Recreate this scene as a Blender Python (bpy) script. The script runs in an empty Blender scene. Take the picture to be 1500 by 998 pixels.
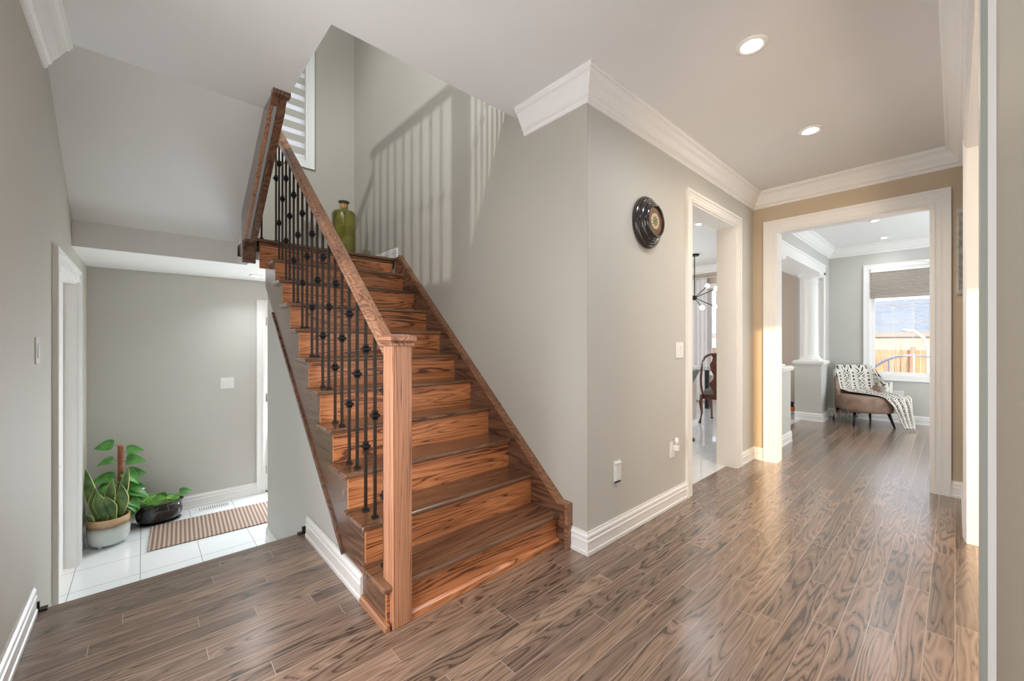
import bpy, bmesh, math, random
from mathutils import Vector, Matrix
random.seed(7)
SC = bpy.context.scene
COL = SC.collection
PI = math.pi

# ------------------------------------------------------------------ camera
F_PX = 592.5
YAW = math.atan2(649, 592.5)
cam = bpy.data.cameras.new('camera')
cam.sensor_width = 36; cam.lens = 36 * F_PX / 1500
cam.shift_y = 1.5 / 1500
cam.clip_start = .01; cam.clip_end = 300
co = bpy.data.objects.new('camera', cam); COL.objects.link(co)
co.location = (0, 0, 1.22); co.rotation_euler = (PI / 2, 0, YAW)
SC.camera = co

# ------------------------------------------------------------------ look
SC.view_settings.view_transform = 'Standard'
SC.view_settings.look = 'None'
SC.view_settings.exposure = 0.1
SC.view_settings.gamma = 1
SC.view_settings.use_curve_mapping = False
try:
    SC.cycles.use_denoising = True
    SC.cycles.diffuse_bounces = 7
    SC.cycles.max_bounces = 12
    SC.cycles.transparent_max_bounces = 12
    SC.cycles.sample_clamp_indirect = 6
    SC.cycles.caustics_reflective = False
    SC.cycles.caustics_refractive = False
except Exception:
    pass

# ------------------------------------------------------------------ world and lights
W = bpy.data.worlds.new('sky'); SC.world = W; W.use_nodes = True
bg = W.node_tree.nodes['Background']
bg.inputs[0].default_value = (.86, .92, 1.0, 1); bg.inputs[1].default_value = 1.5

def light(name, kind, loc, power, color=(1, 1, 1), size=.1, size_y=None, aim=None, spot=None, blend=.5):
    d = bpy.data.lights.new(name, kind); d.energy = power; d.color = color
    if kind == 'AREA':
        d.size = size
        if size_y: d.shape = 'RECTANGLE'; d.size_y = size_y
        else: d.shape = 'DISK'
    elif kind == 'SUN': d.angle = size
    else: d.shadow_soft_size = size
    if spot: d.spot_size = spot; d.spot_blend = blend
    o = bpy.data.objects.new(name, d); COL.objects.link(o); o.location = loc
    if aim is not None:
        o.rotation_euler = Vector(aim).to_track_quat('-Z', 'Y').to_euler()
    return o
WARM2 = (1, .86, .68); DAY = (.86, .94, 1); NEUT = (.97, .98, 1)
XB_ = -5.164
light('sun', 'SUN', (6, -6, 4), 5.5, (1, .66, .36), .012, aim=(-.64, .77, -.085))
light('added_living_fill', 'AREA', (2.6, 2.6, 1.2), 34, (.95, .97, 1), 3.4, 2.2, aim=(-1, -.05, .3))  # unseen fill added beyond the right opening to brighten the hall
light('added_front_fill', 'AREA', (-1.2, -.50, 1.15), 42, (.95, .96, 1), .8, 1.9, aim=(-.3, 1, -.02))  # unseen fill added at the left wall to light the stair wall
light('added_warm_fill', 'AREA', (2.0, -.25, 1.3), 80, (1, .76, .50), .8, 1.7, aim=(-.66, .75, .12))  # added warm fill for the far hall end; no window stands here
light('added_family_fill', 'AREA', (1.4, 6.7, 1.3), 100, DAY, 2.6, 2.0, aim=(-1, -.1, .3))  # unseen fill added to brighten the family room
light('added_kitchen_fill', 'AREA', (-4.9, 5.4, 1.5), 75, (.96, .98, 1), 3.0, 2.0, aim=(1, .1, .15))  # fill added to brighten the kitchen, its source unseen
light('added_upstairs_fill', 'AREA', (-.6, -1.2, 4.2), 95, DAY, 2.2, 1.6, aim=(-1, .5, -.2))  # unseen fill added to raise the light in the stairwell
light('upstairs_lamp', 'SPOT', (-1.08, -1.12, 5.0), 330, NEUT, .035, aim=(-.62, 1.15, -1.12), spot=1.5)
light('entry_door_daylight', 'AREA', (XB_ + .03, 1.36, .62), 62, DAY, .62, 1.7, aim=(1, -.25, .1))

# ------------------------------------------------------------------ materials
def new_mat(name):
    m = bpy.data.materials.new(name); m.use_nodes = True
    return m, m.node_tree, m.node_tree.nodes, m.node_tree.links, m.node_tree.nodes['Principled BSDF']
class G:
    """little node graph helper"""
    def __init__(s, m): s.n = m.node_tree.nodes; s.l = m.node_tree.links
    def put(s, sock, v):
        if hasattr(v, 'is_linked') or isinstance(v, bpy.types.NodeSocket): s.l.new(v, sock)
        elif v is not None: sock.default_value = v
    def m(s, op, a, b=None, c=None, clamp=False):
        n = s.n.new('ShaderNodeMath'); n.operation = op; n.use_clamp = clamp
        s.put(n.inputs[0], a)
        if b is not None: s.put(n.inputs[1], b)
        if c is not None: s.put(n.inputs[2], c)
        return n.outputs[0]
    def vm(s, op, a, b):
        n = s.n.new('ShaderNodeVectorMath'); n.operation = op
        s.put(n.inputs[0], a); s.put(n.inputs[1], b); return n.outputs[0]
    def comb(s, x, y, z):
        n = s.n.new('ShaderNodeCombineXYZ')
        for i, v in enumerate((x, y, z)): s.put(n.inputs[i], v)
        return n.outputs[0]
    def sep(s, v):
        n = s.n.new('ShaderNodeSeparateXYZ'); s.put(n.inputs[0], v); return n.outputs
    def coord(s): return s.n.new('ShaderNodeTexCoord').outputs['Object']
    def noise(s, vec, scale=1, detail=2, rough=.5, dist=0):
        n = s.n.new('ShaderNodeTexNoise'); s.put(n.inputs['Vector'], vec)
        n.inputs['Scale'].default_value = scale; n.inputs['Detail'].default_value = detail
        n.inputs['Roughness'].default_value = rough; n.inputs['Distortion'].default_value = dist
        return n.outputs['Fac']
    def white(s, vec):
        n = s.n.new('ShaderNodeTexWhiteNoise'); n.noise_dimensions = '3D'; s.put(n.inputs['Vector'], vec)
        return n.outputs['Value'], n.outputs['Color']
    def ramp(s, fac, stops):
        n = s.n.new('ShaderNodeValToRGB'); s.put(n.inputs[0], fac)
        e = n.color_ramp.elements
        while len(e) < len(stops): e.new(.5)
        for i, (p, c) in enumerate(stops): e[i].position = p; e[i].color = (*c, 1)
        return n.outputs[0]
    def mix(s, fac, a, b, mode='MIX'):
        n = s.n.new('ShaderNodeMix'); n.data_type = 'RGBA'; n.blend_type = mode
        s.put(n.inputs['Factor'], fac)
        for k, v in ((6, a), (7, b)):
            if isinstance(v, tuple): v = (*v, 1) if len(v) == 3 else v
            s.put(n.inputs[k], v)
        return n.outputs[2]
    def bump(s, h, strength=.1, dist=.002):
        n = s.n.new('ShaderNodeBump'); n.inputs['Strength'].default_value = strength
        n.inputs['Distance'].default_value = dist; s.put(n.inputs['Height'], h); return n.outputs[0]

def plain(name, col, rough=.5, metal=0, coat=0, noise=.0, scale=30, bump=0, spec=.5):
    m, t, n, l, b = new_mat(name)
    b.inputs['Roughness'].default_value = rough; b.inputs['Metallic'].default_value = metal
    b.inputs['Specular IOR Level'].default_value = spec
    b.inputs['Coat Weight'].default_value = coat; b.inputs['Coat Roughness'].default_value = .08
    g = G(m); f = g.noise(g.coord(), scale, 3)
    dark = tuple(c * (1 - noise) for c in col); lite = tuple(min(1, c * (1 + noise)) for c in col)
    l.new(g.ramp(f, [(.3, dark), (.7, lite)]), b.inputs['Base Color'])
    if bump: l.new(g.bump(f, bump, .002), b.inputs['Normal'])
    return m

def wood(name, light_c, mid_c, dark_c, axis, rough=.35, rings=16, cross=6.5, along=.75, coat=.2, plank=None, seam_glint=(.33, .25, .2), var=.25, thr=.62):
    """oak with cathedral grain running along axis; plank=(width_axis, width, length) lays boards"""
    m, t, n, l, b = new_mat(name); g = G(m)
    co_ = g.coord(); x, y, z = g.sep(co_)
    ax = 'xyz'.index(axis); c3 = [x, y, z]
    seamv = None
    if plank:
        wi, wd, ln = plank; wi = 'xyz'.index(wi)
        u = g.m('DIVIDE', c3[wi], wd); row = g.m('FLOOR', u)
        rv, _ = g.white(g.comb(row, 3.3, 1.7))
        v = g.m('ADD', g.m('DIVIDE', c3[ax], ln), g.m('MULTIPLY', rv, 7.31)); cell = g.m('FLOOR', v)
        rnd, rc = g.white(g.comb(row, cell, 5.5))
        fu = g.m('FRACT', u); fv = g.m('FRACT', v)
        eu = g.m('MULTIPLY', g.m('MINIMUM', fu, g.m('SUBTRACT', 1, fu)), wd)
        ev = g.m('MULTIPLY', g.m('MINIMUM', fv, g.m('SUBTRACT', 1, fv)), ln)
        e = g.m('MINIMUM', eu, ev)
        seamv = g.m('LESS_THAN', e, .0013)
        edge = g.m('DIVIDE', e, .003, clamp=True)
        off = g.vm('MULTIPLY', rc, (17.0, 23.0, 31.0))
    else:
        oi = n.new('ShaderNodeObjectInfo'); rnd = oi.outputs['Random']
        off = g.comb(g.m('MULTIPLY', rnd, 37.0), g.m('MULTIPLY', rnd, 91.0), g.m('MULTIPLY', rnd, 53.0))
    sc = [cross, cross, cross]; sc[ax] = along
    p = g.vm('ADD', g.vm('MULTIPLY', co_, tuple(sc)), off)
    f = g.noise(p, 1, 1.5, .45, .35)
    s = g.m('MULTIPLY', g.noise(g.vm('MULTIPLY', p, (2.5, 2.5, 2.5)), 1, 2), .09)
    r = g.m('FRACT', g.m('MULTIPLY', g.m('ADD', f, s), rings))
    tri = g.m('ABSOLUTE', g.m('SUBTRACT', g.m('MULTIPLY', r, 2), 1))
    band = g.noise(g.vm('MULTIPLY', p, (.7, .7, .7)), 1.3, 1)
    tri = g.m('ADD', tri, g.m('MULTIPLY', g.m('SUBTRACT', band, .5), .9))
    sp = [210, 210, 210]; sp[ax] = 7
    pores = g.noise(g.vm('ADD', g.vm('MULTIPLY', co_, tuple(sp)), off), 1, 2, .6)
    tri = g.m('ADD', tri, g.m('MULTIPLY', g.m('SUBTRACT', pores, .5), .75))
    col = g.ramp(tri, [(.0, light_c), (thr * .75, mid_c), (thr + .08, mid_c), (thr + .3, dark_c)])
    tone = g.m('ADD', 1 - var, g.m('MULTIPLY', rnd, 2 * var))
    big = g.noise(g.vm('ADD', g.vm('MULTIPLY', co_, tuple(v_ * .25 for v_ in sc)), off), 1, 1)
    tone = g.m('MULTIPLY', tone, g.m('ADD', .8, g.m('MULTIPLY', big, .4)))
    tc = g.comb(tone, tone, tone)
    col = g.mix(1.0, col, tc, 'MULTIPLY')
    h = g.m('MULTIPLY', tri, -.35)
    if seamv is not None:
        col = g.mix(seamv, col, seam_glint)  # light seam lines: glint of the board bevels painted into the colour
        h = g.m('ADD', h, edge)
    l.new(col, b.inputs['Base Color'])
    l.new(g.bump(h, .16 if plank else .18, .0012), b.inputs['Normal'])
    b.inputs['Roughness'].default_value = rough
    b.inputs['Coat Weight'].default_value = coat; b.inputs['Coat Roughness'].default_value = .22 if plank else .2
    return m

def tile_mat(name, w, h, ox, oy, col, grout, rough=.12, gw=.0022):
    m, t, n, l, b = new_mat(name); g = G(m)
    x, y, z = g.sep(g.coord())
    u = g.m('DIVIDE', g.m('SUBTRACT', x, ox), w); v = g.m('DIVIDE', g.m('SUBTRACT', y, oy), h)
    fu = g.m('FRACT', u); fv = g.m('FRACT', v)
    e = g.m('MINIMUM', g.m('MULTIPLY', g.m('MINIMUM', fu, g.m('SUBTRACT', 1, fu)), w),
            g.m('MULTIPLY', g.m('MINIMUM', fv, g.m('SUBTRACT', 1, fv)), h))
    s = g.m('LESS_THAN', e, gw)
    cl = g.noise(g.coord(), 3, 3)
    c = g.ramp(cl, [(.3, tuple(k * .96 for k in col)), (.7, col)])
    l.new(g.mix(s, c, grout), b.inputs['Base Color'])
    l.new(g.bump(g.m('DIVIDE', e, .006, clamp=True), .3, .002), b.inputs['Normal'])
    b.inputs['Roughness'].default_value = rough
    return m

M = {}
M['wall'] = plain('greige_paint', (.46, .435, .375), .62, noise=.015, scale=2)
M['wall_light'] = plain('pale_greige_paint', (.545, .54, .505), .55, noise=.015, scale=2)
M['wall_pink'] = plain('rosy_beige_paint', (.55, .46, .39), .6, noise=.01, scale=2)
M['ceil'] = plain('ceiling_paint', (.76, .76, .75), .8, noise=.01, scale=3)
M['soffit'] = plain('soffit_paint', (.75, .75, .735), .8, noise=.01, scale=3)
M['white'] = plain('white_trim_paint', (.82, .81, .79), .35, noise=.01)
M['plastic'] = plain('white_plastic', (.78, .78, .76), .3)
M['casing_shade'] = plain('casing_shade_grey', (.36, .38, .34), .5)  # grey painted in for shade on the front of the near casing
M['floor'] = wood('oak_floor_boards', (.285, .19, .135), (.21, .135, .094), (.07, .043, .030), 'y', .26, 13, 13, 1.25, .75, ('x', .0838, .95), seam_glint=(.42, .33, .27), var=.26, thr=.70)
M['nosing'] = wood('oak_floor_nosing', (.25, .17, .125), (.19, .125, .09), (.085, .054, .039), 'y', .3, 10, 20, .8, .4, var=.05, thr=.7)
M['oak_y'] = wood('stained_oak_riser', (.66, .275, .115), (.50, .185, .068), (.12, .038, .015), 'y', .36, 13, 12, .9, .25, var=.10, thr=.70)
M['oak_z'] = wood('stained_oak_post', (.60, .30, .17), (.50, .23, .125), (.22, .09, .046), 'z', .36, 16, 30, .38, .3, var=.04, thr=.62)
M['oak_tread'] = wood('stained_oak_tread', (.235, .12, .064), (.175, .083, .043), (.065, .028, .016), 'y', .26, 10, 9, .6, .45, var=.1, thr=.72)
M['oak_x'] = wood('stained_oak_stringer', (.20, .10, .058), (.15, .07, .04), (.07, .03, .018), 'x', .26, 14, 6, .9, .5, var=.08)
M['oak_rail'] = wood('stained_oak_rail', (.50, .25, .14), (.37, .165, .085), (.15, .06, .032), 'x', .3, 16, 10, .6, .4, var=.05)
M['oak_cap'] = wood('stained_oak_cap', (.34, .165, .088), (.26, .12, .06), (.10, .042, .024), 'x', .3, 14, 12, .6, .4, var=.05)
M['iron'] = plain('wrought_iron', (.055, .042, .035), .38, metal=.75, noise=.15, scale=60)
M['iron_dark'] = plain('dark_wrought_iron', (.02, .02, .022), .35, metal=.6)
M['tile'] = tile_mat('white_floor_tile', .347, .3505, -3.955, -.364, (.80, .82, .83), (.36, .36, .35), .1)
M['tile_big'] = tile_mat('polished_porcelain_tile', .61, .61, -1.9, .2, (.76, .77, .78), (.5, .5, .5), .04)
M['glass'] = None

def glass_mat(name, tint=(1, 1, 1), gl=.004):
    m, t, n, l, b = new_mat(name); n.remove(b)
    tr = n.new('ShaderNodeBsdfTransparent'); tr.inputs[0].default_value = (*tint, 1)
    gs = n.new('ShaderNodeBsdfGlossy'); gs.inputs['Roughness'].default_value = .02
    mx = n.new('ShaderNodeMixShader'); mx.inputs[0].default_value = gl
    l.new(tr.outputs[0], mx.inputs[1]); l.new(gs.outputs[0], mx.inputs[2])
    l.new(mx.outputs[0], n['Material Output'].inputs[0]); return m
M['glass'] = glass_mat('window_glass')
def emit_mat(name, col, s):
    m, t, n, l, b = new_mat(name)
    b.inputs['Base Color'].default_value = (*col, 1)
    b.inputs['Emission Color'].default_value = (*col, 1); b.inputs['Emission Strength'].default_value = s
    return m
M['lamp'] = emit_mat('lit_lamp_diffuser', (1, .98, .93), 14)
M['bulb'] = emit_mat('lit_bulb', (1, .93, .82), 9)
def translucent(name, col, tw=.5):
    m, t, n, l, b = new_mat(name); n.remove(b)
    d = n.new('ShaderNodeBsdfDiffuse'); d.inputs[0].default_value = (*col, 1)
    tl = n.new('ShaderNodeBsdfTranslucent'); tl.inputs[0].default_value = (*col, 1)
    mx = n.new('ShaderNodeMixShader'); mx.inputs[0].default_value = tw
    l.new(d.outputs[0], mx.inputs[1]); l.new(tl.outputs[0], mx.inputs[2])
    l.new(mx.outputs[0], n['Material Output'].inputs[0]); return m
M['sheer'] = translucent('sheer_fabric', (.92, .92, .94), .6)
M['band'] = translucent('beige_blind_fabric', (.62, .60, .53), .35)
M['cell'] = translucent('taupe_cellular_fabric', (.55, .50, .45), .25)
M['drape'] = translucent('white_drape', (.88, .87, .87), .3)

# ------------------------------------------------------------------ mesh builder
class MB:
    def __init__(s): s.v = []; s.f = []; s.mi = []; s.cur = 0
    def quadbox(s, p):      # 8 points: bottom 4 then top 4
        b = len(s.v); s.v += [tuple(q) for q in p]
        for f in ((3, 2, 1, 0), (4, 5, 6, 7), (0, 1, 5, 4), (1, 2, 6, 5), (2, 3, 7, 6), (3, 0, 4, 7)):
            s.f.append(tuple(b + i for i in f)); s.mi.append(s.cur)
        return s
    def box(s, x0, x1, y0, y1, z0, z1):
        return s.quadbox([(x0, y0, z0), (x1, y0, z0), (x1, y1, z0), (x0, y1, z0), (x0, y0, z1), (x1, y0, z1), (x1, y1, z1), (x0, y1, z1)])
    def prism(s, pts, axis, a, b_):     # pts 2D polygon, extruded along axis from a to b
        def P(u, v, w):
            return {'x': (w, u, v), 'y': (u, w, v), 'z': (u, v, w)}[axis]
        b = len(s.v); n = len(pts)
        s.v += [P(u, v, a) for u, v in pts] + [P(u, v, b_) for u, v in pts]
        s.f.append(tuple(b + i for i in reversed(range(n)))); s.mi.append(s.cur)
        s.f.append(tuple(b + n + i for i in range(n))); s.mi.append(s.cur)
        for i in range(n):
            j = (i + 1) % n; s.f.append((b + i, b + j, b + n + j, b + n + i)); s.mi.append(s.cur)
        return s
    def rings(s, rs, closed=False, cap=True, wrap=True):
        b = len(s.v); n = len(rs[0])
        for r in rs: s.v += [tuple(p) for p in r]
        m = len(rs)
        for i in range(m if closed else m - 1):
            k = (i + 1) % m
            for j in range(n if wrap else n - 1):
                q = (j + 1) % n
                s.f.append((b + i * n + j, b + i * n + q, b + k * n + q, b + k * n + j)); s.mi.append(s.cur)
        if cap and not closed and wrap:
            s.f.append(tuple(b + j for j in reversed(range(n)))); s.mi.append(s.cur)
            s.f.append(tuple(b + (m - 1) * n + j for j in range(n))); s.mi.append(s.cur)
        return s
    def lathe(s, prof, c, axis='z', n=24, sx=1, sy=1):     # prof: (radius, height)
        rs = []
        for r, h in prof:
            ring = []
            for k in range(n):
                a = 2 * PI * k / n; u = r * math.cos(a) * sx; v = r * math.sin(a) * sy
                ring.append({'z': (c[0] + u, c[1] + v, c[2] + h), 'x': (c[0] + h, c[1] + u, c[2] + v), 'y': (c[0] + v, c[1] + h, c[2] + u)}[axis])
            rs.append(ring)
        return s.rings(rs)
    def tube(s, path, r, n=8, sides=None):
        path = [Vector(p) for p in path]; rs = []; ref = Vector((0, 0, 1))
        for i, p in enumerate(path):
            t = (path[min(i + 1, len(path) - 1)] - path[max(i - 1, 0)]).normalized()
            rf = ref if abs(t.dot(ref)) < .95 else Vector((1, 0, 0))
            a = t.cross(rf).normalized(); b = a.cross(t).normalized()
            rr = r[i] if isinstance(r, (list, tuple)) else r
            rs.append([p + (a * math.cos(2 * PI * k / n) + b * math.sin(2 * PI * k / n)) * rr for k in range(n)])
        return s.rings(rs)
    def sweep(s, path, prof, closed_ends=True):   # path 2D with room on the right-hand side, prof: (offset, z)
        P = [Vector(p) for p in path]; rs = []
        for i, p in enumerate(P):
            d0 = (P[i] - P[i - 1]).normalized() if i else None
            d1 = (P[i + 1] - P[i]).normalized() if i < len(P) - 1 else None
            n0 = Vector((d0.y, -d0.x)) if d0 else None; n1 = Vector((d1.y, -d1.x)) if d1 else None
            if n0 is None: mvec = n1
            elif n1 is None: mvec = n0
            else: mvec = (n0 + n1) / (1 + n0.dot(n1))
            rs.append([(p.x + mvec.x * o, p.y + mvec.y * o, z) for o, z in prof])
        return s.rings(rs)
    def build(s, name, mats, parent=None, smooth=False, bevel=0, seg=2, auto=False, loc=None):
        me = bpy.data.meshes.new(name)
        off = Vector((0, 0, 0))
        if parent is not None:
            r = parent
            while r.parent: r = r.parent
            off = Vector(r.location)
        elif loc: off = Vector(loc)
        me.from_pydata([tuple(Vector(v) - off) for v in s.v], [], s.f)
        ml = mats if isinstance(mats, (list, tuple)) else [mats]
        for m_ in ml: me.materials.append(m_)
        if len(ml) > 1:
            for p, i in zip(me.polygons, s.mi): p.material_index = i
        bm = bmesh.new(); bm.from_mesh(me)
        bmesh.ops.recalc_face_normals(bm, faces=bm.faces); bm.to_mesh(me); bm.free()
        if smooth:
            for p in me.polygons: p.use_smooth = True
            if auto: me.set_sharp_from_angle(angle=math.radians(38))
        o = bpy.data.objects.new(name, me); COL.objects.link(o)
        if parent is not None: o.parent = parent
        elif loc: o.location = loc
        if bevel:
            b = o.modifiers.new('bevel', 'BEVEL'); b.width = bevel; b.segments = seg; b.limit_method = 'ANGLE'; b.angle_limit = math.radians(40)
        return o
def thing(name, label, cat, loc, group=None):
    o = bpy.data.objects.new(name, None); COL.objects.link(o); o.location = loc
    o.empty_display_size = .1
    o['label'] = label; o['category'] = cat
    if group: o['group'] = group
    return o
def tag(o, label, cat, group=None):
    o['label'] = label; o['category'] = cat
    if group: o['group'] = group
    return o
def struct(o): o['kind'] = 'structure'; return o
def copy_tree(o, parent=None):
    c = o.copy(); COL.objects.link(c)
    if parent is not None: c.parent = parent
    for ch in list(o.children): copy_tree(ch, c)
    return c
B = lambda *a: MB().box(*a)

# ------------------------------------------------------------------ dimensions
XC = -1.42; YS = 1.88; YO = 4.70; XR = .05; YL = -.365; H = 2.74; XE = -2.79; ZM = -.45
XB = -5.164; XLW = -4.873; YW = .766
RISE = .1866; RUN = .2175; NOS = -1.6
def nz(x): return RISE + .858 * (NOS - x)         # line through the tread nosings

# ------------------------------------------------------------------ floors
fl = MB().box(XE, XC + .0, YL, YS, -.2, 0).box(XC, XR + .15, YL, YO + .15, -.2, 0).box(-1.515, XC, 3.14, 4.31, -.2, 0).box(-1.405, 1.5, YO + .15, 8.384, -.2, 0).box(-1.62, -1.405, 6.0, 7.6, -.2, 0)
struct(fl.build('floor', M['floor']))
struct(B(XR + .15, 2.8, -.6, 4.7, -.2, 0).build('floor', M['floor']))
struct(B(-5.2, XE, YL - .12, YS, ZM - .15, ZM).build('floor', M['tile']))
struct(MB().box(-5.1, -1.515, 2.0, 8.384, -.2, -.002).box(-1.515, -1.38, 4.85, 8.3, -.2, -.003).build('floor', M['tile_big']))
struct(B(XE - .006, XE + .02, YL, YW + .02, ZM, -.2).build('wall_floor_drop', M['wall_light']))
# rounded nosing board along the edge of the hall floor
struct(B(XE - .02, XE + .05, YL + .001, YW, -.025, .001).build('trim_1', M['nosing'], bevel=.006))
struct(MB().box(XE - .022, XE + .012, YL, YL + .045, .0005, .010).box(XE - .004, XE + .010, YL, YL + .022, .010, .045).build('trim_15', M['iron']))
struct(MB().box(XE - .022, XE + .012, YW - .045, YW, .0005, .010).box(XE - .004, XE + .010, YW - .022, YW, .010, .045).build('trim_15', M['iron']))
# white marble threshold under the kitchen opening
struct(B(-1.60, -1.512, 3.14, 4.31, -.02, .004).build('trim_2', M['tile_big'], bevel=.003))

# ------------------------------------------------------------------ ceilings
c = MB().box(-2.015, XR + .15, YL, YO, H, H + .31)
c.box(-3.04, -2.015, YL, .667, H, H + .31)
struct(c.build('ceiling', M['ceil']))
struct(B(-1.6, 1.6, YO, 8.4, H, H + .2).build('ceiling', M['ceil']))
struct(B(-5.1, -1.6, 2.0, 8.4, H, H + .2).build('ceiling', M['ceil']))
struct(B(XR + .15, 2.8, -.6, 4.7, H, H + .2).build('ceiling', M['ceil']))
struct(B(-5.2, 1.0, -2.5, 2.0, 5.3, 5.4).build('ceiling', M['ceil']))
# flat lower ceiling over the entry and the sloped soffit under the upper flight
struct(MB().box(-5.2, -4.145, YL, YS, 1.885, 1.95).box(-4.145, -3.83, .665, YS, 1.885, 1.95).build('ceiling', M['white']))
struct(MB().prism([(-4.14, 1.886), (-4.14, 2.07), (-3.04, 2.741), (-3.04, 2.95), (-4.24, 2.2), (-4.24, 1.886)], 'y', YL, .60).build('ceiling', M['soffit']))

# ------------------------------------------------------------------ walls
w = MB()
w.box(-5.3, -4.40, YL - .12, YL, ZM, 5.3).box(-3.40, -1.65, YL - .12, YL, ZM, H).box(-.35, XR + .1, YL - .12, YL, ZM, H).box(-1.65, -.35, YL - .12, YL, 2.2, H).box(-1.65, -.35, YL - .12, YL, ZM, 0).box(-3.40, -2.9, YL - .12, YL, H, 5.3)
w.box(-4.40, -3.40, YL - .12, YL, 1.66, 5.3)
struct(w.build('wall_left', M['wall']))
w = MB().box(XB - .1, XB, YL - .1, .995, ZM, 1.95).box(XB - .1, XB, .995, 1.88, 1.60, 1.95).box(XB - .1, XB, 1.76, 1.88, ZM, 1.6)
struct(w.build('wall_entry_back', M['wall_light']))
w = MB().box(XLW - .3, XLW, YL, .28, 1.96, 5.3).box(XLW - .3, XLW, 1.355, 2.0, 1.96, 5.3).box(XLW - .3, XLW, .28, 1.355, 1.96, 3.22).box(XLW - .3, XLW, .28, 1.355, 4.42, 5.3)
struct(w.build('wall_landing', M['wall']))
w = MB().box(XB - .1, -2.015, YS, YS + .12, ZM, 5.3).box(-2.015, XC - .15, YS, YS + .12, -.2, H).box(XC - .15, XC, YS, YS + .004, -.2, H)
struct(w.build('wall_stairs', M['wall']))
w = MB().box(XC - .15, XC, YS + .004, 3.22, -.2, H).box(XC - .15, XC, 4.22, YO + .15, -.2, H).box(XC - .15, XC, 3.22, 4.22, 2.33, H)
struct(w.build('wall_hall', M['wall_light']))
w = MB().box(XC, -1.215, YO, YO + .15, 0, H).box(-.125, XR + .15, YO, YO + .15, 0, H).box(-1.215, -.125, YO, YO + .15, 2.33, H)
struct(w.build('wall_opening', plain('warm_lit_greige_paint', (.53, .43, .31), .6, noise=.015, scale=2)))  # wall greige tinted tan: warm light put into the paint
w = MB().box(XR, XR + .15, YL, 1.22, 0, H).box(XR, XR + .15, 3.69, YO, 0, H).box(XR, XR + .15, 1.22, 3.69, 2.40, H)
struct(w.build('wall_right', plain('shaded_greige_paint', (.31, .28, .22), .62, noise=.015, scale=2)))  # wall greige darkened: shade on this wall put into the paint
# side wall under the stringer
pts = [(-2.0, -.01), (-2.0, nz(-2.0) - .5), (-3.87, nz(-3.87) - .5), (-3.87, ZM), (XE, ZM), (XE, -.01)]
struct(MB().prism(pts, 'y', YW + .004, YW + .1).build('wall_under_stairs', M['wall_light']))
# upstairs hall: walls round the upper floor
w = MB().box(-3.0, .9, -2.4, -2.3, 3.05, 5.3).box(.9, 1.0, -2.4, 2.0, 3.05, 5.3).box(-2.015, .9, YS, YS + .12, 3.05, 5.3).box(-3.0, -2.9, -2.4, YL, 3.05, 5.3)
struct(w.build('wall_upstairs', M['wall']))
struct(MB().box(-2.9, .9, -2.3, YL - .001, 2.76, 3.05).build('floor', M['floor']))
# family room
w = MB().box(-1.85, -.9, 8.384, 8.5, 0, H).box(-.15, 1.6, 8.384, 8.5, 0, H).box(-.9, -.15, 8.384, 8.5, 0, .70).box(-.9, -.15, 8.384, 8.5, 2.34, H)
struct(w.build('wall_family_back', M['wall_light']))
struct(B(1.5, 1.6, 4.85, 8.4, 0, H).build('wall_family_right', M['wall_light']))
w = MB().box(-1.72, -1.405, 8.0, 8.384, 0, H).box(-1.72, -1.405, 4.85, 5.42, 0, H).box(-1.72, -1.405, 5.42, 8.0, 2.30, H)
struct(w.build('wall_family_left', M['wall_light']))
# kitchen
w = MB().box(-5.1, -3.35, 8.384, 8.5, 0, H).box(-2.75, -1.85, 8.384, 8.5, 0, H).box(-3.35, -2.75, 8.384, 8.5, 0, .62).box(-3.35, -2.75, 8.384, 8.5, 2.30, H)
struct(w.build('wall_kitchen_back', M['wall_pink']))
struct(B(-5.2, -5.1, 2.0, 8.4, 0, H).build('wall_kitchen_left', M['wall_pink']))
# living room beyond the right opening, with the window the low sun comes through
w = MB().box(2.8, 2.9, -.7, -.45, 0, H).box(2.8, 2.9, .55, 4.8, 0, H).box(2.8, 2.9, -.45, .55, 0, .35).box(2.8, 2.9, -.45, .55, 1.9, H)
w.box(XR + .15, 2.8, 4.7, 4.8, 0, H).box(XR + .15, 2.8, -.7, -.6, 0, H)
struct(w.build('wall_living', M['wall']))

# ------------------------------------------------------------------ crown mouldings
def crown(z=H, d=.10, h=.155):
    return [(0, z), (d, z), (d, z - .012), (d - .008, z - .02), (d - .008, z - .03), (d - .022, z - .036), (d - .034, z - .052),
            (d - .045, z - .075), (.034, z - .105), (.030, z - .115), (.030, z - .125), (.016, z - .133), (.016, z - .143), (.010, z - h), (0, z - h)]
struct(MB().sweep([(-1.93, YS), (XC, YS), (XC, YO), (XR, YO), (XR, YL), (-3.06, YL)], crown()).build('trim_3', M['white']))
struct(MB().sweep([(-1.405, 4.85), (-1.405, 8.384), (1.5, 8.384)], crown()).build('trim_4', M['white']))
struct(MB().sweep([(-5.1, 2.0), (-5.1, 8.384), (-1.72, 8.384), (-1.72, 8.0)], crown(h=.12)).build('trim_5', M['white']))

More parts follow.
